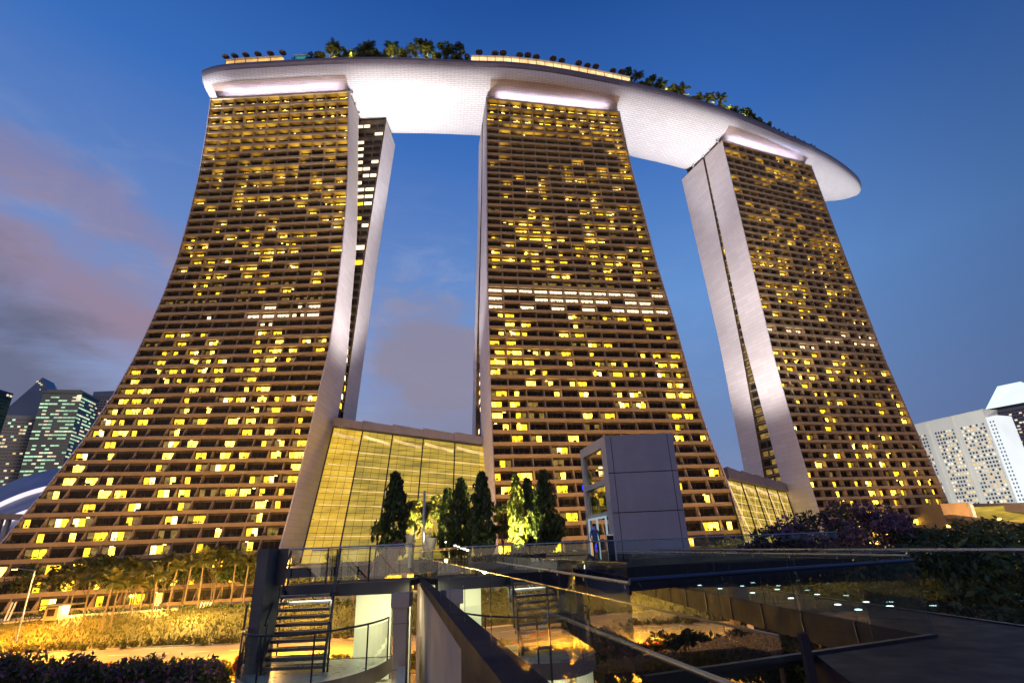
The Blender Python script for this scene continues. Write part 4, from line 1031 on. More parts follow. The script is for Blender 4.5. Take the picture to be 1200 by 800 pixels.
# dark trees behind the palms against the tower foot
for k, (px, Y, h, R) in enumerate([(20, 132, 10, 6), (48, 130, 11, 6), (75, 131, 10, 5.5), (100, 129, 12, 6), (128, 128, 12.5, 6), (155, 128, 11, 5), (178, 127, 10, 5), (215, 127, 12, 5), (248, 126, 13, 5), (272, 127, 11, 4), (300, 126, 10, 4.5), (5, 128, 8, 6), (-25, 130, 9, 7)]):
    q = P(px, 700, Y); broad_tree('street_tree', (q.x, Y, 3.2), h * 1.0, R, [LM['dark'], LM['olive'], LM['mid']], 'dark leafy tree at the foot of the left tower', 'dark trees along the foot of the left tower', n=1500, leaf=.5, clumps=14)
for k, (px, Y, h, R) in enumerate([(330, 128, 7, 5), (360, 126, 7, 5), (395, 124, 7, 5), (430, 125, 8, 5), (560, 126, 8, 6), (600, 126, 8, 6), (640, 125, 8, 6), (880, 116, 9, 6), (850, 120, 8, 5)]):
    q = P(px, 700, Y); broad_tree('street_tree', (q.x, Y, 3.2), h, R, [LM['dark'], LM['olive'], LM['lime']], 'low leafy tree in front of the glass atrium', 'low trees along the podium', n=1300, leaf=.45, clumps=12)
# shrubs, red and yellow beds along the median
def bed(x0, x1, y, r, n, mats, probs, label, z=.5, group=None, step=1.6):
    pts = [(x, y + random.uniform(-1, 1), z + random.uniform(0, .3)) for x in np.arange(x0, x1, step)]
    return hedge('flower_bed', pts, r, n, .24, mats, label, 'flower bed', group, probs)
bed(-80, 70, 70.5, .95, 26000, [LM['mid'], LM['olive'], LM['lime']], [.3, .5, .2], 'long low shrub bed on the median between the roads')
for k, (x0, x1, lab) in enumerate([(-54, -46, 'short red-flowering bed on the median nearest the left hedge'), (-33, -27, 'short red-flowering bed on the median right of the first'), (12, 22, 'short red-flowering bed on the median behind the glass railing')]):
    bed(x0, x1, 69.0, 1.0, 2600, [LM['red'], LM['olive']], [.75, .25], lab, .8, 'red flower beds on the median')
bed(-110, 90, 94.9, .7, 16000, [LM['olive'], LM['mid']], [.6, .4], 'low clipped hedge at the foot of the grass bank', .4)
bed(-115, 90, 118, 1.0, 14000, [LM['mid'], LM['dark'], LM['lime']], [.4, .4, .2], 'leafy hedge along the top of the bank under the palms', 3.5, step=2.4)
# round street trees on the near verge, seen through the glass
for k, (px, Y, zt, R) in enumerate([(705, 46, 5.0, 2.6), (760, 45, 5.2, 2.5), (800, 42, 6.2, 3.0), (838, 40, 6.6, 3.0), (880, 41, 6.8, 3.2), (915, 40, 6.5, 3.0), (650, 48, 4.6, 2.2), (235, 47, 4.4, 2.4), (205, 49, 4.2, 2.4), (352, 47, 4.6, 2.6)]):
    q = P(px, 780, Y); broad_tree('verge_tree', (q.x, Y, 0), zt, R, [LM['dark'], LM['dark'], LM['mid']], 'small round dark tree on the near verge with the orange road behind', 'small round trees on the near verge', n=2400, leaf=.22, clumps=16, clear=.42, trunk=.1)
for x, y in ((-95, 101), (-80, 100), (-66, 101), (-50, 102)): point((x, y, 10.5), 10000, (1, .50, .08), .3)  # added lights without fixtures, to gild the palm crowns
for x, y in ((-88, 113), (-72, 114), (-50, 115), (-62, 109)): point((x, y, 5.2), 9000, (1, .52, .10), .3)  # added low lights without fixtures, brightening the palms from below
for x, y in ((-60, 104), (-38, 104), (-10, 104), (20, 104), (50, 104)): point((x, y, 8.5), 16000, (1, .55, .13), .4)  # more added lights without fixtures along the bank
# white leaning props and low wall by the palms
for px, py, Y in ((172, 728, 118), (227, 727, 118), (234, 727, 119), (290, 722, 117), (5, 727, 112)):
    a = P(px, py, Y); c_ = P(px + 10, py - 22, Y + 1); b = MB(); b.tube(a, c_, .16, MT['white_steel'], 6); b.tube(a + Vector((.7, 0, 0)), c_ + Vector((.7, 0, 0)), .16, MT['white_steel'], 6); 
    tag(b.build('leaning_poles'), 'pair of white leaning poles under the palms of the left bank', 'poles', 'white leaning poles under the palms')
b = MB(); a, c_ = P(236, 735, 112), P(284, 734, 112); b.bar(a, c_, .6, 1.2, MT['white_steel'])
for f in (.1, .3, .5, .7, .9): q = a.lerp(c_, f); b.box((q.x, q.y - .2, q.z - 1.2), (.5, .3, 1.4), MT['white_steel'])
tag(b.build('low_wall'), 'low pale wall on short piers beside the palms', 'wall')
a = P(65, 722, 112); t = empty('guard_hut', (a.x, 112, bankz(a.x, 112)), 'small white-roofed hut under the trees beside the path', 'hut'); zb = bankz(a.x, 112); HUT = material('weathered_hut_paint', (.16, .15, .13), .8)
b = MB(); b.box((a.x, 112, zb + 1.2), (2.6, 2.6, 2.4), HUT); b.build('wall', t)
b = MB(); b.box((a.x + 1, 112, zb + 2.65), (6, 3.6, .25), HUT); b.build('roof', t)
b = MB(); b.box((a.x, 110.65, zb + 1.4), (1.4, .1, 1.2), MT['dark_glass']); b.build('window', t)
# a dark car parked on the near verge, low through the glass
def car(x, y, z, rz, label):
    t = empty('parked_car', (x, y, z), label, 'car'); CP = material('dark_car_paint', (.03, .035, .05), .25, .4, var=.1); co, si = math.cos(rz), math.sin(rz)
    w = lambda a, b_, c_: (x + a * co - b_ * si, y + a * si + b_ * co, z + c_)
    prof2 = [(-2.2, .35), (-2.25, .75), (-2.0, .92), (-1.5, .98), (-.9, 1.42), (.5, 1.45), (1.2, 1.0), (2.0, .88), (2.25, .65), (2.2, .35)]
    b = MB(); n = len(prof2)
    for i in range(n):
        (a0, h0), (a1, h1) = prof2[i], prof2[(i + 1) % n]; k0 = .86 if h0 < 1.1 else .68; k1 = .86 if h1 < 1.1 else .68
        b.face([w(a0, -k0, h0), w(a1, -k1, h1), w(a1, k1, h1), w(a0, k0, h0)], CP)
    for s in (-1, 1): b.face([w(a, s * (.86 if h < 1.1 else .68), h) for a, h in prof2], CP)
    b.build('body', t)
    b = MB()
    for s in (-1, 1): b.face([w(-1.3, s * .83, 1.02), w(1.0, s * .83, 1.02), w(.45, s * .71, 1.38), w(-.85, s * .71, 1.38)], MT['dark_glass'])
    b.build('side_window', t)
    for a in (-1.4, 1.4):
        for s in (-1, 1):
            b = MB(); b.tube(w(a, s * .68, .33), w(a, s * .9, .33), .33, MT['frame_dark'], 14); wh = b.build('wheel', t)
            b = MB(); b.tube(w(a, s * .9, .33), w(a, s * .92, .33), .2, MT['steel'], 12); b.build('rim', wh)
    for s in (-1, 1): b = MB(); b.box(w(-2.24, s * .6, .66), (.06, .3, .16), emit('tail_light', (1, .05, .02), 1.2)); b.build('tail_light', t)
q = P(765, 792, 47); car(q.x, 43, .1, .1, 'dark car parked under the small trees, seen through the glass')

# near hedge at bottom left on its planter
DKF0 = material('dark_planter_stone', (.025, .025, .03), .8)
b = MB(); a = P(-80, 800, 21); c_ = P(262, 800, 24); b.hexa([(a.x, 19, 0), (c_.x, 22, 0), (c_.x, 25, 0), (a.x, 23, 0)], [(a.x, 19, 7.1), (c_.x, 22, 7.1), (c_.x, 25, 7.1), (a.x, 23, 7.1)], DKF0); tag(b.build('planter_wall'), 'concrete planter carrying the purple hedge at the lower left', 'planter')
pts = []
for k in range(170):
    px = rng.uniform(-60, 250); Yk = rng.uniform(20, 23.5); top = 779 - 3 * math.sin(px * .09) - 4 * math.sin(px * .031 + 1) + (6 if px > 205 else 0)
    q = P(px, top + rng.uniform(2, 26), Yk); pts.append(tuple(q))
hedge('flowering_hedge', pts, .5, 17000, .10, [LM['dark'], LM['purple'], LM['mid'], LM['pink']], 'dark hedge with purple bracts along the bottom left corner', probs=[.55, .33, .1, .02])

# ================================================================== UPPER PLAZA
DK = material('dark_granite_paving', (.014, .014, .02), .55, var=.3, scale=1.2, bump=.05, bscale=6, spec=.12)
DKF = material('dark_fascia', (.022, .022, .036), .75, .0, var=.2, scale=.8, spec=.1)
CREAM = material('cream_painted_concrete', (.62, .64, .48), .7, var=.06, scale=.6)
GREYC = material('grey_concrete_wall', (.34, .29, .27), .75, var=.1, scale=.5, bump=.1)
BLADE = material('dark_blue_grey_panel', (.055, .06, .075), .55, .1, var=.15, scale=1)
GLASS = glassmat('clear_railing_glass', (.88, .93, .90), .05, .0, 1.5, 3.0)
GLASS2 = glassmat('tinted_railing_glass', (.74, .84, .82), .05, .01, .8)
GLASSEDGE = material('green_glass_edge', (.05, .08, .08), .2)
PLZ = 11.35
# plaza floor beyond, where the trees stand
b = MB(); z = PLZ
poly = [P(484, 700, 24), P(545, 700, 17.5), P(700, 700, 17.5), P(1010, 700, 24), P(1010, 700, 66), P(330, 700, 66), P(330, 700, 46), P(484, 700, 46)]
poly = [(q.x, q.y) for q in poly]
b.face([(x, y, z) for x, y in poly], DK); b.face([(x, y, z - .7) for x, y in reversed(poly)], DKF)
for i in range(len(poly)):
    (x0, y0), (x1, y1) = poly[i], poly[(i + 1) % len(poly)]; b.face([(x0, y0, z - .7), (x1, y1, z - .7), (x1, y1, z), (x0, y0, z)], DKF)
tag(b.build('plaza'), kind='structure')
b = MB()
for px, Y in ((440, 50), (560, 60), (700, 60), (860, 60), (960, 55)):
    q = P(px, 700, Y); b.box((q.x, q.y, (z - .7) / 2), (1.2, 1.2, z - .75), MT['fin'])
tag(b.build('plaza_pier'), 'concrete piers holding up the raised plaza', 'piers')
# column trees
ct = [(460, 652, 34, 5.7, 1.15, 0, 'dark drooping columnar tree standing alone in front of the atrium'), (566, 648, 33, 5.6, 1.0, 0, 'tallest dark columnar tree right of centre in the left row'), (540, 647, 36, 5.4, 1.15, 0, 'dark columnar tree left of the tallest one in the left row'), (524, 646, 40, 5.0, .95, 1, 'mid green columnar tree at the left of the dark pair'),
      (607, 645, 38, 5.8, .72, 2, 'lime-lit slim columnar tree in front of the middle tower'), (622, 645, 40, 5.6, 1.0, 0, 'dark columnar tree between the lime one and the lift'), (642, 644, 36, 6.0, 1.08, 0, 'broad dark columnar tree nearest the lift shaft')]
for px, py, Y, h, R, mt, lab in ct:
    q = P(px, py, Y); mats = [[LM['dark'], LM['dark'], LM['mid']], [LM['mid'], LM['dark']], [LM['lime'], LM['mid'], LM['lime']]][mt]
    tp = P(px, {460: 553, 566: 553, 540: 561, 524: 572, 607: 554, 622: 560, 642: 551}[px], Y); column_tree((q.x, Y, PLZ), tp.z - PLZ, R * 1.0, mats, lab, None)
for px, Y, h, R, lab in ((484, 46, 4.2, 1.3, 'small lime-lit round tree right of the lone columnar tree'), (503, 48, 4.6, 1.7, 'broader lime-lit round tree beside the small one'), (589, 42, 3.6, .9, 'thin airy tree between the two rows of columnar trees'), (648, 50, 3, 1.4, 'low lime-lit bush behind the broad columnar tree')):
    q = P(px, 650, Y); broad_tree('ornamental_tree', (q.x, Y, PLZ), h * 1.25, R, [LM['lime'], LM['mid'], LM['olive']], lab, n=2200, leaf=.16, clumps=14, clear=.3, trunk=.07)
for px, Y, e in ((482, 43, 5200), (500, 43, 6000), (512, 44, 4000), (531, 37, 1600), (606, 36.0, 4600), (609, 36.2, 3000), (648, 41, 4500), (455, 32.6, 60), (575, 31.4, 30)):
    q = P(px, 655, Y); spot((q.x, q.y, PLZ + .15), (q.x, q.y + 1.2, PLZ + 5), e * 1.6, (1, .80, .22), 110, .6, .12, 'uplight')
# pole among the trees
b = MB(); q = P(496, 650, 30); b.tube((q.x, q.y, PLZ), (q.x, q.y, P(496, 575, 30).z), .07, MT['steel'], 8); tag(b.build('flag_pole'), 'thin pale pole among the lime-lit trees', 'pole')
# planting beds with pink flowers
pts = [tuple(P(px, 652 + rng.uniform(-4, 2), Y)) for px in range(556, 690, 4) for Y in (33, 38)]; pts = [(x, y, PLZ + .25) for x, y, _ in pts]
hedge('flower_bed', pts, .24, 5200, .08, [LM['dark'], LM['pink'], LM['mid'], LM['purple']], 'planting with pink flowers at the feet of the columnar trees', 'flower bed', probs=[.80, .05, .13, .02])
# bougainvillea cascade left
pts = []
for k in range(70):
    f = rng.random(); q = P(470 - 38 * f + rng.uniform(-6, 8) * f, 636 + 44 * f + rng.uniform(-6, 4), 27 + 3 * (1 - f)); pts.append(tuple(q))
hedge('bougainvillea', pts, .32, 9000, .075, [LM['purple'], LM['pink'], LM['dark']], 'purple bougainvillea tumbling behind the railing in front of the atrium', 'shrub', probs=[.5, .28, .22])
# lit cream pots among the trees
for px, py, s, lab in ((505, 637, 1.0, 'largest cream lit planter pot among the trees'), (500, 631, .7, 'smaller cream pot behind the largest one'), (481, 632, .8, 'cream pot leaning at the left near the pole')):
    q = P(px, py, 31); b = MB(); b.tube((q.x, q.y, q.z - .25 * s), (q.x, q.y, q.z + .3 * s), .2 * s, CREAM, 14, .36 * s); b.tube((q.x, q.y, PLZ), (q.x, q.y, q.z - .25 * s), .12 * s, CREAM, 10); tag(b.build('planter_pot'), lab, 'pot')
point(tuple(P(500, 628, 29.5)), 30, (1, .75, .45), .2)
# row of path lights
b = MB(); PL = emit('path_light', (1, .86, .72), 8)
for k in range(9): q = P(519 + k * 3.6, 634 + k * 1.4, 40 - k * 1.4); b.tube(q, q + Vector((0, 0, .07)), .07, PL, 8); b.tube((q.x, q.y, PLZ), q, .03, MT['steel_dark'], 6)
tag(b.build('path_lights'), 'line of small white path lights leading away between the trees', 'path lights')

# ------------------------------------------------ lift shaft
def lift():
    fx0, fx1 = P(722, 640, 27), P(808, 640, 27.0); zt = P(757, 508, 27).z; zb = PLZ
    t = empty('lift_shaft', (fx0.x, 27, zb), 'free-standing blue-grey lift shaft with a glass door side in front of the middle tower', 'lift shaft')
    LP = material('blue_grey_stone_cladding', (.21, .22, .32), .42, var=.12, scale=.7, spec=.6)
    x0, x1 = fx0.x, fx1.x; dep = 4.0; bx0 = P(690, 640, 31).x
    # body: front face towards the camera, door side on the left running back
    b = MB(); H = zt - zb
    # front panels in 3 courses
    cz = [zb, zb + H * .36, zb + H * .68, zt]
    for a, c_ in zip(cz[:-1], cz[1:]):
        b.hexa([(x0 + .32, 27, a + .02), (x1 - .3, 27, a + .02), (x1 - .3, 27.2, a + .02), (x0 + .32, 27.2, a + .02)], [(x0 + .32, 27, c_ - .02), (x1 - .3, 27, c_ - .02), (x1 - .3, 27.2, c_ - .02), (x0 + .32, 27.2, c_ - .02)], LP)
        b.hexa([(x0, 27, a + .02), (x0 + .29, 27, a + .02), (x0 + .29, 27.2, a + .02), (x0, 27.2, a + .02)], [(x0, 27, c_ - .02), (x0 + .29, 27, c_ - .02), (x0 + .29, 27.2, c_ - .02), (x0, 27.2, c_ - .02)], LP)
        b.hexa([(x1 - .27, 27, a + .02), (x1, 27, a + .02), (x1, 27.2, a + .02), (x1 - .27, 27.2, a + .02)], [(x1 - .27, 27, c_ - .02), (x1, 27, c_ - .02), (x1, 27.2, c_ - .02), (x1 - .27, 27.2, c_ - .02)], LP)
    b.build('cladding', t)
    b = MB(); b.hexa([(x0 + .02, 27.06, zb), (x1 - .02, 27.06, zb), (x1 - .02 + .2, 31.2, zb), (x0 + 1.9, 31.2, zb)], [(x0 + .02, 27.06, zt - .03), (x1 - .02, 27.06, zt - .03), (x1 + .18, 31.2, zt - .03), (x0 + 1.9, 31.2, zt - .03)], DKF); b.build('core', t)
    # glass side: from (x0,27) back-left to (bx0,31)
    A = Vector((x0, 27.05, 0)); B = Vector((bx0, 31.2, 0)); g = lambda f, z_: Vector((*(A.lerp(B, f))[:2], z_))
    b = MB(); LG = material('pale_stone_frame', (.50, .48, .46), .55, var=.08, scale=1)
    w = .1
    for f0, f1 in ((.0, .16), (.9, 1.0)): b.hexa([g(f0, zb), g(f1, zb), g(f1, zb) + Vector((w * 2, .1, 0)), g(f0, zb) + Vector((w * 2, .1, 0))], [g(f0, zt), g(f1, zt), g(f1, zt) + Vector((w * 2, .1, 0)), g(f0, zt) + Vector((w * 2, .1, 0))], LG)
    for z0_, z1_ in ((zt - .5, zt), (zb + H * .60, zb + H * .645), (zb + H * .345, zb + H * .38)): b.hexa([g(.16, z0_), g(.9, z0_), g(.9, z0_) + Vector((.2, .1, 0)), g(.16, z0_) + Vector((.2, .1, 0))], [g(.16, z1_), g(.9, z1_), g(.9, z1_) + Vector((.2, .1, 0)), g(.16, z1_) + Vector((.2, .1, 0))], LG)
    b.build('frame', t)
    b = MB(); o = Vector((.12, .08, 0)); b.face([g(.16, zb + H * .38) + o, g(.9, zb + H * .38) + o, g(.9, zt - .5) + o, g(.16, zt - .5) + o], glassmat('lift_window_glass', (.3, .36, .36), .25)); b.build('window', t)
    b = MB(); DM = material('lift_interior_lining', (.16, .2, .24), .4, .3); 
    b.face([g(.16, zb) + Vector((1.2, .6, 0)), g(.9, zb) + Vector((1.2, .6, 0)), g(.9, zt) + Vector((1.2, .6, 0)), g(.16, zt) + Vector((1.2, .6, 0))], DM); b.build('lining', t)
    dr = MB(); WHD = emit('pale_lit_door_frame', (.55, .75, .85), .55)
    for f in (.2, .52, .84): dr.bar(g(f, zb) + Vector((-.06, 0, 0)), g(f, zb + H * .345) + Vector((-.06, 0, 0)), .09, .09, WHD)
    dr.bar(g(.2, zb + H * .34) + Vector((-.06, 0, 0)), g(.84, zb + H * .34) + Vector((-.06, 0, 0)), .09, .09, WHD)
    d = dr.build('door', t); hb = MB(); hb.tube(g(.74, zb + .2) + Vector((-.15, 0, 0)), g(.74, zb + H * .2) + Vector((-.15, 0, 0)), .05, emit('amber_reflection_bar', (1, .5, .2), .9), 8); hb.build('painted_reflection', d)  # glowing bar painted in as an amber reflection on the door
    b = MB(); q = g(.55, zt - 1.2) + Vector((.5, .3, 0)); b.tube(q, q + Vector((0, 0, -.1)), .12, emit('lift_lamp', (1, .8, .4), 6), 10); b.build('lamp', t)
    area(q + Vector((-.1, -.1, -.3)), q + Vector((-.4, -.2, -4)), .4, .4, 30, (.8, .9, 1))
    return g, zb
gl_, zb_ = lift()

# ------------------------------------------------ person in the lift doorway
def person(loc, h, facing, top, legs, hair, label, pose=0):
    t = empty('person', loc, label, 'person'); s = h / 1.75
    vs = [(0, 0, .95), (0, 0, 1.18), (0, .01, 1.40), (0, .01, 1.50), (0, -.01, 1.60), (0, -.01, 1.70),
          (-.19, .0, 1.42), (-.24, .03, 1.15), (-.22, -.08, .92), (-.215, -.12, .82), (.19, 0, 1.42), (.25, .03, 1.15), (.20, -.12, .98), (.17, -.2, .95),
          (-.10, 0, .90), (-.11, .02, .50), (-.12, .03, .10), (-.12, -.12, .04), (.10, 0, .90), (.12, -.03, .50), (.13, .0, .10), (.13, -.15, .04)]
    ed = [(0, 1), (1, 2), (2, 3), (3, 4), (4, 5), (2, 6), (6, 7), (7, 8), (8, 9), (2, 10), (10, 11), (11, 12), (12, 13), (0, 14), (14, 15), (15, 16), (16, 17), (0, 18), (18, 19), (19, 20), (20, 21)]
    rad = [.15, .14, .13, .055, .085, .07, .065, .045, .035, .04, .065, .045, .035, .04, .09, .06, .045, .035, .09, .06, .045, .035]
    me = bpy.data.meshes.new('body'); co, si = math.cos(facing), math.sin(facing)
    me.from_pydata([((x * co - y * si) * s, (x * si + y * co) * s, z * s) for x, y, z in vs], ed, []); o = bpy.data.objects.new('body', me); COL.objects.link(o); o.parent = t
    md = o.modifiers.new('skin', 'SKIN'); sv = me.skin_vertices[0].data
    for i, r in enumerate(rad): sv[i].radius = (r * s, r * s * .85)
    sv[0].use_root = True; o.modifiers.new('sub', 'SUBSURF').levels = 1; o.modifiers['sub'].render_levels = 2
    SK = material('skin', (.45, .28, .2), .6, var=.05); TP = material('shirt', top, .85); LG = material('trousers', legs, .85)
    dg = bpy.context.evaluated_depsgraph_get(); ev = o.evaluated_get(dg); m2 = bpy.data.meshes.new_from_object(ev); o.modifiers.clear(); o.data = m2
    for m in (SK, TP, LG): m2.materials.append(m)
    while len(m2.materials) > 3: m2.materials.pop(index=0)
    for pl in m2.polygons:
        c_ = pl.center / s; r_ = math.hypot(c_.x, c_.y)
        pl.material_index = 0 if c_.z > 1.47 or (c_.z < 1.0 and r_ > .2 and c_.z > .75) else (1 if c_.z > .93 else (2 if c_.z > .09 else 2)); pl.use_smooth = True
    b = MB(); base = Vector(loc)
    for i in range(5):
        for j in range(10):
            th0, th1 = i / 5 * 1.7, (i + 1) / 5 * 1.7; a0, a1 = j / 10 * 2 * PI, (j + 1) / 10 * 2 * PI
            f = lambda th, a: base + Vector(((.098 * math.sin(th) * math.cos(a)) * s, (.105 * math.sin(th) * math.sin(a) + .015) * s, (1.65 + .13 * math.cos(th)) * s))
            b.face([f(th0, a0), f(th0, a1), f(th1, a1), f(th1, a0)], hair)
    b.build('hair', t, smooth=True)
    return t
HAIR = material('black_hair', (.01, .009, .008), .5)
q = gl_(.36, zb_) + Vector((-.5, -.3, 0)); person((q.x, q.y, PLZ), 1.72, PI * .1, (.03, .10, .26), (.03, .03, .05), HAIR, 'person in a blue top waiting at the lift door')
q = P(727, 655, 25.5); 
b = MB(); q2_ = P(716, 640, 26.2); b.box((q2_.x, q2_.y, PLZ + .55), (.28, .2, 1.1), DKF); b.box((q2_.x, q2_.y - .02, PLZ + 1.12), (.3, .24, .06), MT['steel']); tag(b.build('call_post'), 'short dark call post beside the lift door', 'post')

# ------------------------------------------------ escalator balustrades in the middle
def escalator(px0, px1, py0, py1, Y0, Y1, lab):
    a = P(px0, py0, Y0); c_ = P(px1, py1, Y1); t = empty('escalator', (c_.x, c_.y, 11), lab, 'escalator', None)
    b = MB(); pts = []
    for k in range(13):
        f = k / 12; q = a.lerp(c_, f); q.z = a.z - (a.z - c_.z) * (f ** 1.8); pts.append(q)
    b.path(pts, .05, DKF, 8); b.build('handrail', t)
    b = MB()
    for q0, q1 in zip(pts[:-1], pts[1:]): b.face([q0 - Vector((0, 0, .06)), q1 - Vector((0, 0, .06)), q1 - Vector((0, 0, 1.0)), q0 - Vector((0, 0, 1.0))], GLASS2)
    b.build('glass_panel', t)
escalator(612, 668, 642, 700, 22, 12, 'left escalator balustrade curving down behind the glass railing')
escalator(668, 738, 641, 695, 23, 12.5, 'right escalator balustrade curving down beside the lift')

# ------------------------------------------------ glass railings
def glass_rail(name, label, pts, z0, z1, panel=1.6, gap=.03, rail=None, railz=None, mat=None, bottom=None, posts=False, group=None, thick=.02, railr=.025, railoff=(0, 0)):
    t = empty(name, (pts[0][0], pts[0][1], z0[0] if isinstance(z0, (list, tuple)) else z0), label, 'railing', group)
    zz0 = z0 if isinstance(z0, (list, tuple)) else [z0] * len(pts); zz1 = z1 if isinstance(z1, (list, tuple)) else [z1] * len(pts)
    R = MB(); Bm = MB(); Pm = MB(); npan = 0
    for i in range(len(pts) - 1):
        A = Vector((*pts[i], 0)); B = Vector((*pts[i + 1], 0)); L = (B - A).length; n = max(1, round(L / panel)); d = (B - A).normalized(); s_ = Vector((d.y, -d.x, 0)) * thick / 2
        for k in range(n):
            f0, f1 = k / n + gap / 2 / L, (k + 1) / n - gap / 2 / L; a, c_ = A.lerp(B, f0), A.lerp(B, f1)
            l = lambda arr, f: arr[i] + (arr[i + 1] - arr[i]) * f
            g = MB(); q = [Vector((a.x, a.y, l(zz0, f0))), Vector((c_.x, c_.y, l(zz0, f1))), Vector((c_.x, c_.y, l(zz1, f1))), Vector((a.x, a.y, l(zz1, f0)))]
            g.face(q, mat or GLASS)
            e = MB()
            for m0, m1 in ((q[1], q[2]), (q[3], q[2])): g.bar(m0, m1, thick * .3, thick * .3, GLASSEDGE)
            if npan < 90: g.build('glass_panel', t); npan += 1
            if posts: Pm = MB(); Pm.tube((a.x, a.y, l(zz0, f0) - .1), (a.x, a.y, (railz[i] if railz else l(zz1, f0))), .02, MT['steel_dark'], 6); Pm.build('post', t)
        if railz:
            R.tube((A.x + railoff[0], A.y + railoff[1], railz[i]), (B.x + railoff[0], B.y + railoff[1], railz[i + 1]), railr, rail or MT['steel'], 10)
            for k in range(n):
                q = A.lerp(B, (k + .08) / n); zr = railz[i] + (railz[i + 1] - railz[i]) * (k + .08) / n; R.tube((q.x, q.y, zr - .07), (q.x + railoff[0], q.y + railoff[1], zr), .008, MT['steel'], 5)
        if bottom: Bm.bar(Vector((A.x, A.y, zz0[i] - bottom / 2)), Vector((B.x, B.y, zz0[i + 1] - bottom / 2)), .08, bottom, MT['steel_dark'])
    if railz: R.build('handrail', t)
    if bottom: Bm.build('shoe', t)
    return t
XY = lambda px, py, z: tuple(PZ(px, py, z)[:2])
def dirpt(vx, vy_h, lat, Y):     # a point Y ahead on a line heading for the vanishing point column vx, lat metres to its side
    r = RC @ np.array([vx - 600, 400 - (644 - (vx - 600) * .0437), -FPX]); return (r[0] / r[1] * Y + lat, Y)
# parapet wall and its glass, running away from the camera on the right
W0 = dirpt(469, 0, .70, 1.3); W1 = dirpt(469, 0, .70, 21.5); wv = 469
b = MB(); zw = EYE - .75
def wl(lat, Y, z): x, y = dirpt(469, 0, lat, Y); return (x, y, z)
b.hexa([wl(.65, .9, zw - .16), wl(.86, .9, zw - .16), wl(.86, 22, zw - .16), wl(.65, 22, zw - .16)], [wl(.65, .9, zw), wl(.86, .9, zw), wl(.86, 22, zw), wl(.65, 22, zw)], DKF)
wt = tag(b.build('parapet_wall'), 'tall parapet wall with dark coping running away through the middle', 'wall')
b = MB(); b.hexa([wl(.70, 6.4, -.3), wl(.83, 6.4, -.3), wl(.83, 21.9, -.3), wl(.70, 21.9, -.3)], [wl(.70, 6.4, zw - .165), wl(.83, 6.4, zw - .165), wl(.83, 21.9, zw - .165), wl(.70, 21.9, zw - .165)], GREYC)
b.hexa([wl(.685, .9, -.3), wl(.83, .9, -.3), wl(.83, 6.39, -.3), wl(.685, 6.39, -.3)], [wl(.685, .9, zw - .165), wl(.83, .9, zw - .165), wl(.83, 6.39, zw - .165), wl(.685, 6.39, zw - .165)], DKF)
w2 = b.build('panel'); w2.parent = wt; w2.location = Vector(w2.location) - Vector(wt.location)
gpts = [dirpt(469, 0, .80, 1.24), dirpt(469, 0, .72, 21.8)]
glass_rail('glass_railing', 'near frameless glass railing standing on the long parapet wall', gpts, zw + .002, [EYE - .19, EYE - .10], panel=1.9, railz=[EYE - .34, EYE - .26], rail=MT['steel'], railr=.009, thick=.018, railoff=(.05, 0))
b = MB(); q = dirpt(469, 0, .825, 1.22); b.box((q[0], q[1], EYE - .48), (.015, .015, .6), DKF); tag(b.build('end_post'), 'dark end post of the near glass railing at lower right', 'post')

# walkway deck and right-hand railing
zd = 10.7
def e_(lat, Y, z, vx=575): x, y = dirpt(vx, 0, lat, Y); return (x, y, z)
def lat_of(px, py, z, vx=575): q = PZ(px, py, z); x, y = dirpt(vx, 0, 0, q.y); return q.x - x, q.y
lE, yE = lat_of(1092, 745, zd); lR, yR = lat_of(1200, 734, zd)
b = MB()
YF = 27.0
b.hexa([e_(lE, yE - .02, zd - .5), e_(lR, yE - .02, zd - .5), e_(lR, YF, zd - .5), e_(lE, YF, zd - .5)], [e_(lE, yE - .02, zd), e_(lR, yE - .02, zd), e_(lR, YF, zd), e_(lE, YF, zd)], DK)
for k in range(13):
    Yk = yE + 1.6 * k; b.hexa([e_(lE - .02, Yk, zd - .5), e_(lE - .002, Yk, zd - .5), e_(lE - .002, Yk + .03, zd - .5), e_(lE - .02, Yk + .03, zd - .5)], [e_(lE - .02, Yk, zd), e_(lE - .002, Yk, zd), e_(lE - .002, Yk + .03, zd), e_(lE - .02, Yk + .03, zd)], MT['steel_dark'])
tag(b.build('walkway'), kind='structure')
B0 = XY(755, 795, zd); B1 = XY(1096, 745, zd); C0 = XY(950, 762, zd)
b = MB(); b.face([(*C0, zd), (*B1, zd), (*e_(lR, yE, zd)[:2], zd), (9, 2.0, zd), (9, -3, zd), (1.9, -3, zd), (1.9, 1.5, zd)], DK)
b.face([(*C0, zd - .5), (1.9, 1.5, zd - .5), (1.9, -3, zd - .5), (9, -3, zd - .5), (9, 2, zd - .5), (*e_(lR, yE, zd)[:2], zd - .5), (*B1, zd - .5)], DKF)
b.face([(*C0, zd - .5), (*B1, zd - .5), (*B1, zd), (*C0, zd)], DKF); b.face([(1.9, 1.5, zd - .5), (*C0, zd - .5), (*C0, zd), (1.9, 1.5, zd)], DKF)
tag(b.build('deck'), kind='structure')
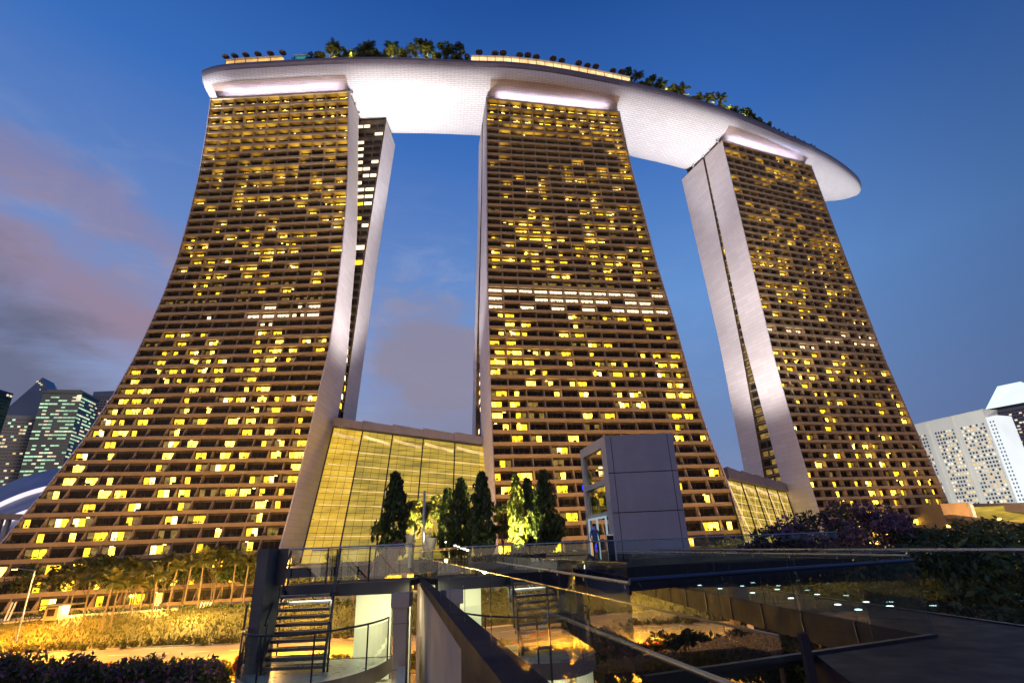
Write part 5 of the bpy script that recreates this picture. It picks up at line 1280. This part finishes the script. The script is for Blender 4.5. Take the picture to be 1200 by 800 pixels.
# frontal railing
zb0 = zd + .0
BH = Vector((B1[0] - B0[0], B1[1] - B0[1], 0)).normalized()
glass_rail('glass_railing', 'frontal glass railing with a blue-grey handrail crossing the lower right', [B0, B1], zd + .03, 11.85, panel=1.25, railz=[EYE - .36, EYE - .36], rail=material('blue_grey_handrail', (.05, .07, .13), .3, .6), railr=.026, bottom=.06, mat=GLASS, railoff=(-.05, -.06))
b = MB(); b.bar(Vector((*B0, zd - .06)), Vector((*C0, zd - .06)), .1, .1, MT['steel_dark']); tag(b.build('edge_beam'), 'thin dark beam carrying the left end of the frontal railing', 'beam')
# right-hand railing along the walkway and on to the right
Ra, Rb = e_(lR, 26.5, 0)[:2], e_(lR, yE - 1.5, 0)[:2]
glass_rail('glass_railing', 'long glass railing with a steel handrail along the right side of the walkway', [Rb, Ra], zd + .02, zd + .98, panel=1.5, railz=[zd + 1.0, zd + 1.06], bottom=.05, railr=.03)
La, Lb = e_(lE, 26.5, 0)[:2], e_(lE, yE, 0)[:2]
glass_rail('glass_railing', 'glass railing along the left edge of the lit walkway', [Lb, La], zd + .02, zd + .95, panel=1.5, railz=[zd + 1.0, zd + 1.04], railr=.02)
# middle railing (far end meets the trees)
M0 = XY(737, 683, EYE - .42); M1 = XY(556, 653.5, EYE - .40)
M1 = (M0[0] + (M1[0] - M0[0]) * .5, M0[1] + (M1[1] - M0[1]) * .5)
glass_rail('glass_railing', 'glass railing with a bright handrail running from the corner post towards the trees', [M0, M1], 10.95, 11.8, panel=2.0, railz=[EYE - .42, EYE - .42], bottom=.3, railr=.022, mat=GLASS)
# plaza edge railing in front of lift and trees
E0, E1, E2 = P(490, 700, 24), P(548, 700, 17.7), P(700, 700, 17.7)
glass_rail('glass_railing', 'glass railing at the edge of the plaza in front of the trees', [(E0.x, E0.y), (E1.x, E1.y), (E2.x, E2.y), (P(1000, 700, 23.8).x, 23.8)], PLZ, PLZ + .75, panel=2.2, railz=[PLZ + .8] * 4, railr=.022, mat=GLASS2)
# recessed lights in the walkway and plaza
FLM = emit('recessed_floor_light', (.62, .95, 1), 9)
def floor_light(q, r=.07):
    b = MB(); b.tube((q[0], q[1], q[2] + .002), (q[0], q[1], q[2] + .016), r, MT['steel'], 16); o = b.build('floor_light')
    tag(o, 'small round white light set flush in the dark walkway', 'floor light', 'round lights set in the walkway')
    c_ = MB(); c_.tube((q[0], q[1], q[2] + .017), (q[0], q[1], q[2] + .022), r * .8, FLM, 14); l = c_.build('lens'); l.parent = o; l.location = Vector(l.location) - Vector(o.location)
for px, py in ((844, 690), (882, 695), (927, 701.5), (982, 709), (870, 687), (911, 691), (958, 697), (1006, 715), (1015, 706), (1043, 711), (820, 686)):
    q = PZ(px, py, zd); floor_light(q, .075)
for k in range(7):
    q = PZ(965 - k * 22, 700 - k * 3, zd)
for px, py in ((516, 668), (524, 676), (533, 684), (557, 667), (570, 669), (583, 675), (497, 658), (503, 663), (540, 655)):
    q = P(px, py, 14); 
    b = MB()

# ------------------------------------------------ staircase structure at the left
SCL = empty('staircase', tuple(P(380, 800, 15)), 'open-tread staircase with a dark blade wall and curved landing at the lower left', 'staircase')
SCL.location.z = 0
Yt, Yb = 17.0, 14.4; zt_, zl_ = 11.2, 9.55
xl_t, xr_t = P(333, 684, Yt).x, P(390, 684, Yt).x; xl_b, xr_b = P(311, 757, Yb).x, P(383, 757, Yb).x
nt = 10
STR = material('dark_stair_tread', (.06, .06, .07), .5, .2, var=.2, scale=3)
for k in range(nt):
    f = (k + .5) / nt; z = zt_ - (zt_ - zl_) * (k + 1) / (nt + .6); Yk = Yt + (Yb - Yt) * f; x0 = xl_t + (xl_b - xl_t) * f; x1 = xr_t + (xr_b - xr_t) * f
    b = MB(); b.box(((x0 + x1) / 2, Yk, z - .035), (x1 - x0, .36, .065), STR); b.box(((x0 + x1) / 2, Yk - .14, z + .0), (x1 - x0 - .02, .02, .012), MT['steel']); b.build('tread', SCL)
b = MB()
for (xa, xb) in ((xl_t, xl_b), (xr_t, xr_b)): b.bar(Vector((xa, Yt + .1, zt_ - .15)), Vector((xb, Yb - .1, zl_ + .05)), .06, .28, MT['steel_dark'])
b.build('stringer', SCL)
b = MB()
for xa, xb in ((xr_t + .06, xr_b + .06), (xl_t - .02, xl_b - .02)):
    b.tube((xa, Yt + .3, zt_ + 1.05), (xb, Yb - .1, zl_ + 1.0), .028, MT['steel_dark'], 8)
    for f in (0, .33, .66, 1): b.tube((xa + (xb - xa) * f, Yt + (Yb - Yt) * f, zt_ + (zl_ - zt_) * f - .1), (xa + (xb - xa) * f, Yt + (Yb - Yt) * f, zt_ + (zl_ - zt_) * f + 1.05), .022, MT['steel_dark'], 6)
    b.tube((xa, Yt + .3, zt_ + 1.05), (xa, Yt + .3, zt_ - .1), .03, MT['steel_dark'], 8)
b.build('handrail', SCL)
b = MB()
for xa, xb in ((xr_t + .06, xr_b + .06),): b.face([(xa, Yt, zt_ + .05), (xb, Yb, zl_ + .1), (xb, Yb, zl_ + .92), (xa, Yt, zt_ + .95)], GLASS2)
b.build('glass_panel', SCL)
# blade wall
b = MB(); xb0, xb1 = P(299, 700, 14.6).x, P(311, 700, 14.6).x
b.box(((xb0 + xb1) / 2, 14.9, (9.05 + P(305, 643, 14.6).z) / 2), (xb1 - xb0 + .02, .9, P(305, 643, 14.6).z - 9.05), BLADE)
for zz in (9.9, 11.0): b.box(((xb0 + xb1) / 2, 14.9, zz), (xb1 - xb0 + .03, .91, .012), MT['frame_dark'])
xq = P(336, 660, 15.1).x; zq0, zq1 = P(320, 686, 15.1).z, P(320, 643, 15.1).z
b.box(((xb1 + xq) / 2 + .005, 15.1, (zq0 + zq1) / 2), (xq - xb1, .05, zq1 - zq0), BLADE)
b.build('blade_wall', SCL)
b = MB(); b.box(((xb0 + xb1) / 2 + .02, 14.9, 4.5), (xb1 - xb0 + .25, .95, 9.1), CREAM); b.tube((P(327, 790, 14.6).x, 14.9, 0), (P(327, 790, 14.6).x, 14.9, 8.98), .42, CREAM, 28); b.build('lower_pier', SCL)
# landing: curved slab
b = MB(); cx, cy = P(378, 760, 15.6).x, 15.6; ax_, ay_ = (P(459, 760, 15).x - P(297, 760, 15).x) / 2 * 1.0, 2.75
zs_ = 9.5; n = 40; arc = [(cx + ax_ * math.cos(a), cy + ay_ * math.sin(a)) for a in np.linspace(PI * 1.0, PI * 2.0, n)]
pl_ = arc + [(cx + ax_, cy + .4), (cx - ax_, cy + .4)]
LF = material('pale_terrazzo_floor', (.42, .46, .36), .3, var=.15, scale=2, spec=.7)
b.face([(x, y, zs_) for x, y in pl_], LF); b.face([(x, y, zs_ - .32) for x, y in reversed(pl_)], CREAM)
FBR = material('brown_grey_fascia', (.20, .16, .15), .5, .2, var=.1, scale=1)
for (x0, y0), (x1, y1) in zip(pl_, pl_[1:] + pl_[:1]): b.face([(x0, y0, zs_ - .32), (x1, y1, zs_ - .32), (x1, y1, zs_ + .02), (x0, y0, zs_ + .02)], FBR)
b.build('landing', SCL)
b = MB()
ar2 = [(cx + (ax_ - .04) * math.cos(a), cy + (ay_ - .04) * math.sin(a)) for a in np.linspace(PI * 1.0, PI * 2.0, 33)]
for (x0, y0), (x1, y1) in zip(ar2[:-1], ar2[1:]): b.face([(x0, y0, zs_ + .06), (x1, y1, zs_ + .06), (x1, y1, zs_ + .92), (x0, y0, zs_ + .92)], GLASS)
b.build('curved_glass', SCL)
b = MB(); b.path([Vector((x, y, zs_ + .98)) for x, y in ar2], .024, MT['steel_dark'], 8)
for k in (0, 6, 13, 20, 27, 32): x, y = ar2[k]; b.tube((x, y, zs_), (x, y, zs_ + .98), .02, MT['steel_dark'], 6)
b.build('curved_handrail', SCL)
# column, beam and bridge deck
b = MB(); xc = P(466, 740, 14.6).x; b.box((xc, 15.0, 5.5), (.33, .33, 11.0), GREYC)
for zz in (8.2, 9.4, 10.4): b.box((xc, 15.0, zz), (.335, .335, .012), MT['frame_dark'])
b.box((xc, 15.0, 10.93), (.46, .5, .32), GREYC); b.build('column', SCL)
b = MB(); xA, xB = P(331, 680, 17.2).x, P(481, 672, 17.2).x; b.box(((xA + xB) / 2, 17.25, 11.12), (xB - xA, .35, .34), BLADE); b.box(((xA + xB) / 2, 18.4, 11.2), (xB - xA, 2.2, .16), DK); b.build('bridge_deck', SCL)
glass_rail('glass_railing', 'glass railing of the short bridge above the staircase', [(xA, 17.25), (xB, 17.25)], 11.31, EYE + .25, panel=1.3, railz=[EYE + .3, EYE + .3], railr=.025, posts=True)
glass_rail('glass_railing', 'far glass railing of the short bridge, behind the nearer one', [(xA, 19.4), (xB, 19.4)], 11.31, EYE + .22, panel=1.3, railz=[EYE + .27, EYE + .27], railr=.022)
# cream lift-lobby walls behind
b = MB(); x0, x1 = P(416, 700, 19.3).x, P(458, 700, 19.3).x; b.box(((x0 + x1) / 2, 19.6, 5.55), (x1 - x0, .3, 10.9), CREAM)
x0, x1 = P(473, 700, 19.3).x, P(480.5, 700, 19.3).x; b.box(((x0 + x1) / 2, 19.6, 5.55), (x1 - x0, .3, 10.9), CREAM); tag(b.build('cream_wall'), 'cream wall lit behind the stair column', 'wall')
b = MB(); p0, p1 = dirpt(469, 0, -.02, 12.6), dirpt(469, 0, .1, 18.5); b.hexa([(*p0, 0), (p0[0] + .2, p0[1], 0), (p1[0] + .2, p1[1], 0), (*p1, 0)], [(*p0, 8.9), (p0[0] + .2, p0[1], 8.9), (p1[0] + .2, p1[1], 10.4), (*p1, 10.4)], CREAM); tag(b.build('sloping_wall'), 'cream stair wall with a sloping top right of the column', 'wall')
# lower flight
LFt = empty('lower_stair', (xc - 1, 14, 0), 'pale lower flight of steps below the curved landing', 'stair')
for k in range(12):
    z = 9.05 - k * .17; Yk = 15.6 - k * .27; x0, x1 = P(388, 780, 14).x, P(457, 780, 14).x
    b = MB(); b.box(((x0 + x1) / 2, Yk, z - .04), (x1 - x0, .26, .07), CREAM); b.build('tread', LFt)
# lights of the stair tower
area((P(400, 700, 17).x, 16.6, 10.9), (P(400, 700, 17).x, 16.8, 5), 2.6, .5, 60, (1, .93, .62))
area((P(430, 700, 16).x, 17.6, 10.85), (P(435, 700, 18).x, 19.4, 8.6), 1.8, .3, 110, (1, .93, .60))
area((P(370, 790, 14).x, 13.6, 9.1), (P(360, 790, 14).x, 14.6, 4), 3, .6, 110, (1, .93, .62))
area((P(476, 700, 16).x - .1, 16.0, 10.7), (P(476, 700, 16).x, 18.0, 7), .4, 2, 18, (1, .85, .4))
# hanging rod at far left of stair
b = MB(); b.tube(P(290, 708, 16), P(276, 800, 16), .03, MT['steel_dark'], 6); tag(b.build('drain_pipe'), 'thin dark pole left of the stair blade wall', 'pole')

# ------------------------------------------------ trees at the right behind the walkway
for k, (px, Y, zt, R, mt, lab) in enumerate([(885, 31, 12.9, 2.0, 0, 'small purple-blossomed tree in front of the small atrium'), (918, 30, 13.5, 2.4, 0, 'leftmost purple-blossomed tree beyond the walkway'), (968, 34, 14.2, 3.2, 0, 'second purple-blossomed tree beyond the walkway'), (1012, 38, 15.1, 3.4, 0, 'tall purple-blossomed tree in front of the right tower'), (1052, 36, 14.2, 2.8, 0, 'purple-blossomed tree right of the tall one'),
        (1000, 25, 11.6, 3.0, 1, 'dark tree low behind the middle of the walkway railing'), (1070, 24, 11.8, 3.2, 1, 'dark tree behind the right end of the frontal railing'), (1130, 22, 12.3, 3.4, 2, 'spreading dark green tree at the right behind the railing'), (1190, 20, 12.6, 3.4, 2, 'dark tree cut off by the right edge'), (930, 27, 11.3, 2.6, 1, 'dark tree behind the left part of the walkway'), (1170, 32, 13.0, 3.6, 2, 'farther green tree at the right below the pavilion'), (1100, 34, 12.8, 3.0, 2, 'green tree under the brightest lamp')]):
    q = P(px, 650, Y); mats = [[LM['purple'], LM['purple'], LM['dark']], [LM['dark'], LM['mid'], LM['olive']], [LM['dark'], LM['dark'], LM['mid']]][mt]
    z0 = 2.0; broad_tree('flowering_tree' if mt == 0 else 'leafy_tree', (q.x, Y, z0), zt - z0, R, mats, lab, n=3000, leaf=.15, clumps=34, clear=.5, trunk=.14, squash=.6, cr=.24 if mt == 0 else .34)
for k, (px, Y, zt, R) in enumerate([(1000, 60, 9.5, 4), (1060, 62, 10, 4), (1130, 60, 10, 4), (1190, 58, 10, 4), (930, 62, 9, 4)]):
    q = P(px, 650, Y); broad_tree('street_tree', (q.x, Y, 0), zt, R, [LM['olive'], LM['mid'], LM['dark']], 'orange-lit tree low beyond the right-hand railing', 'orange-lit trees beyond the right-hand railing', n=2200, leaf=.3, clumps=18)
for x, y in ((30, 50), (48, 46), (22, 62), (60, 60)): point((x, y, 7), 2600, (1, .5, .12), .4)
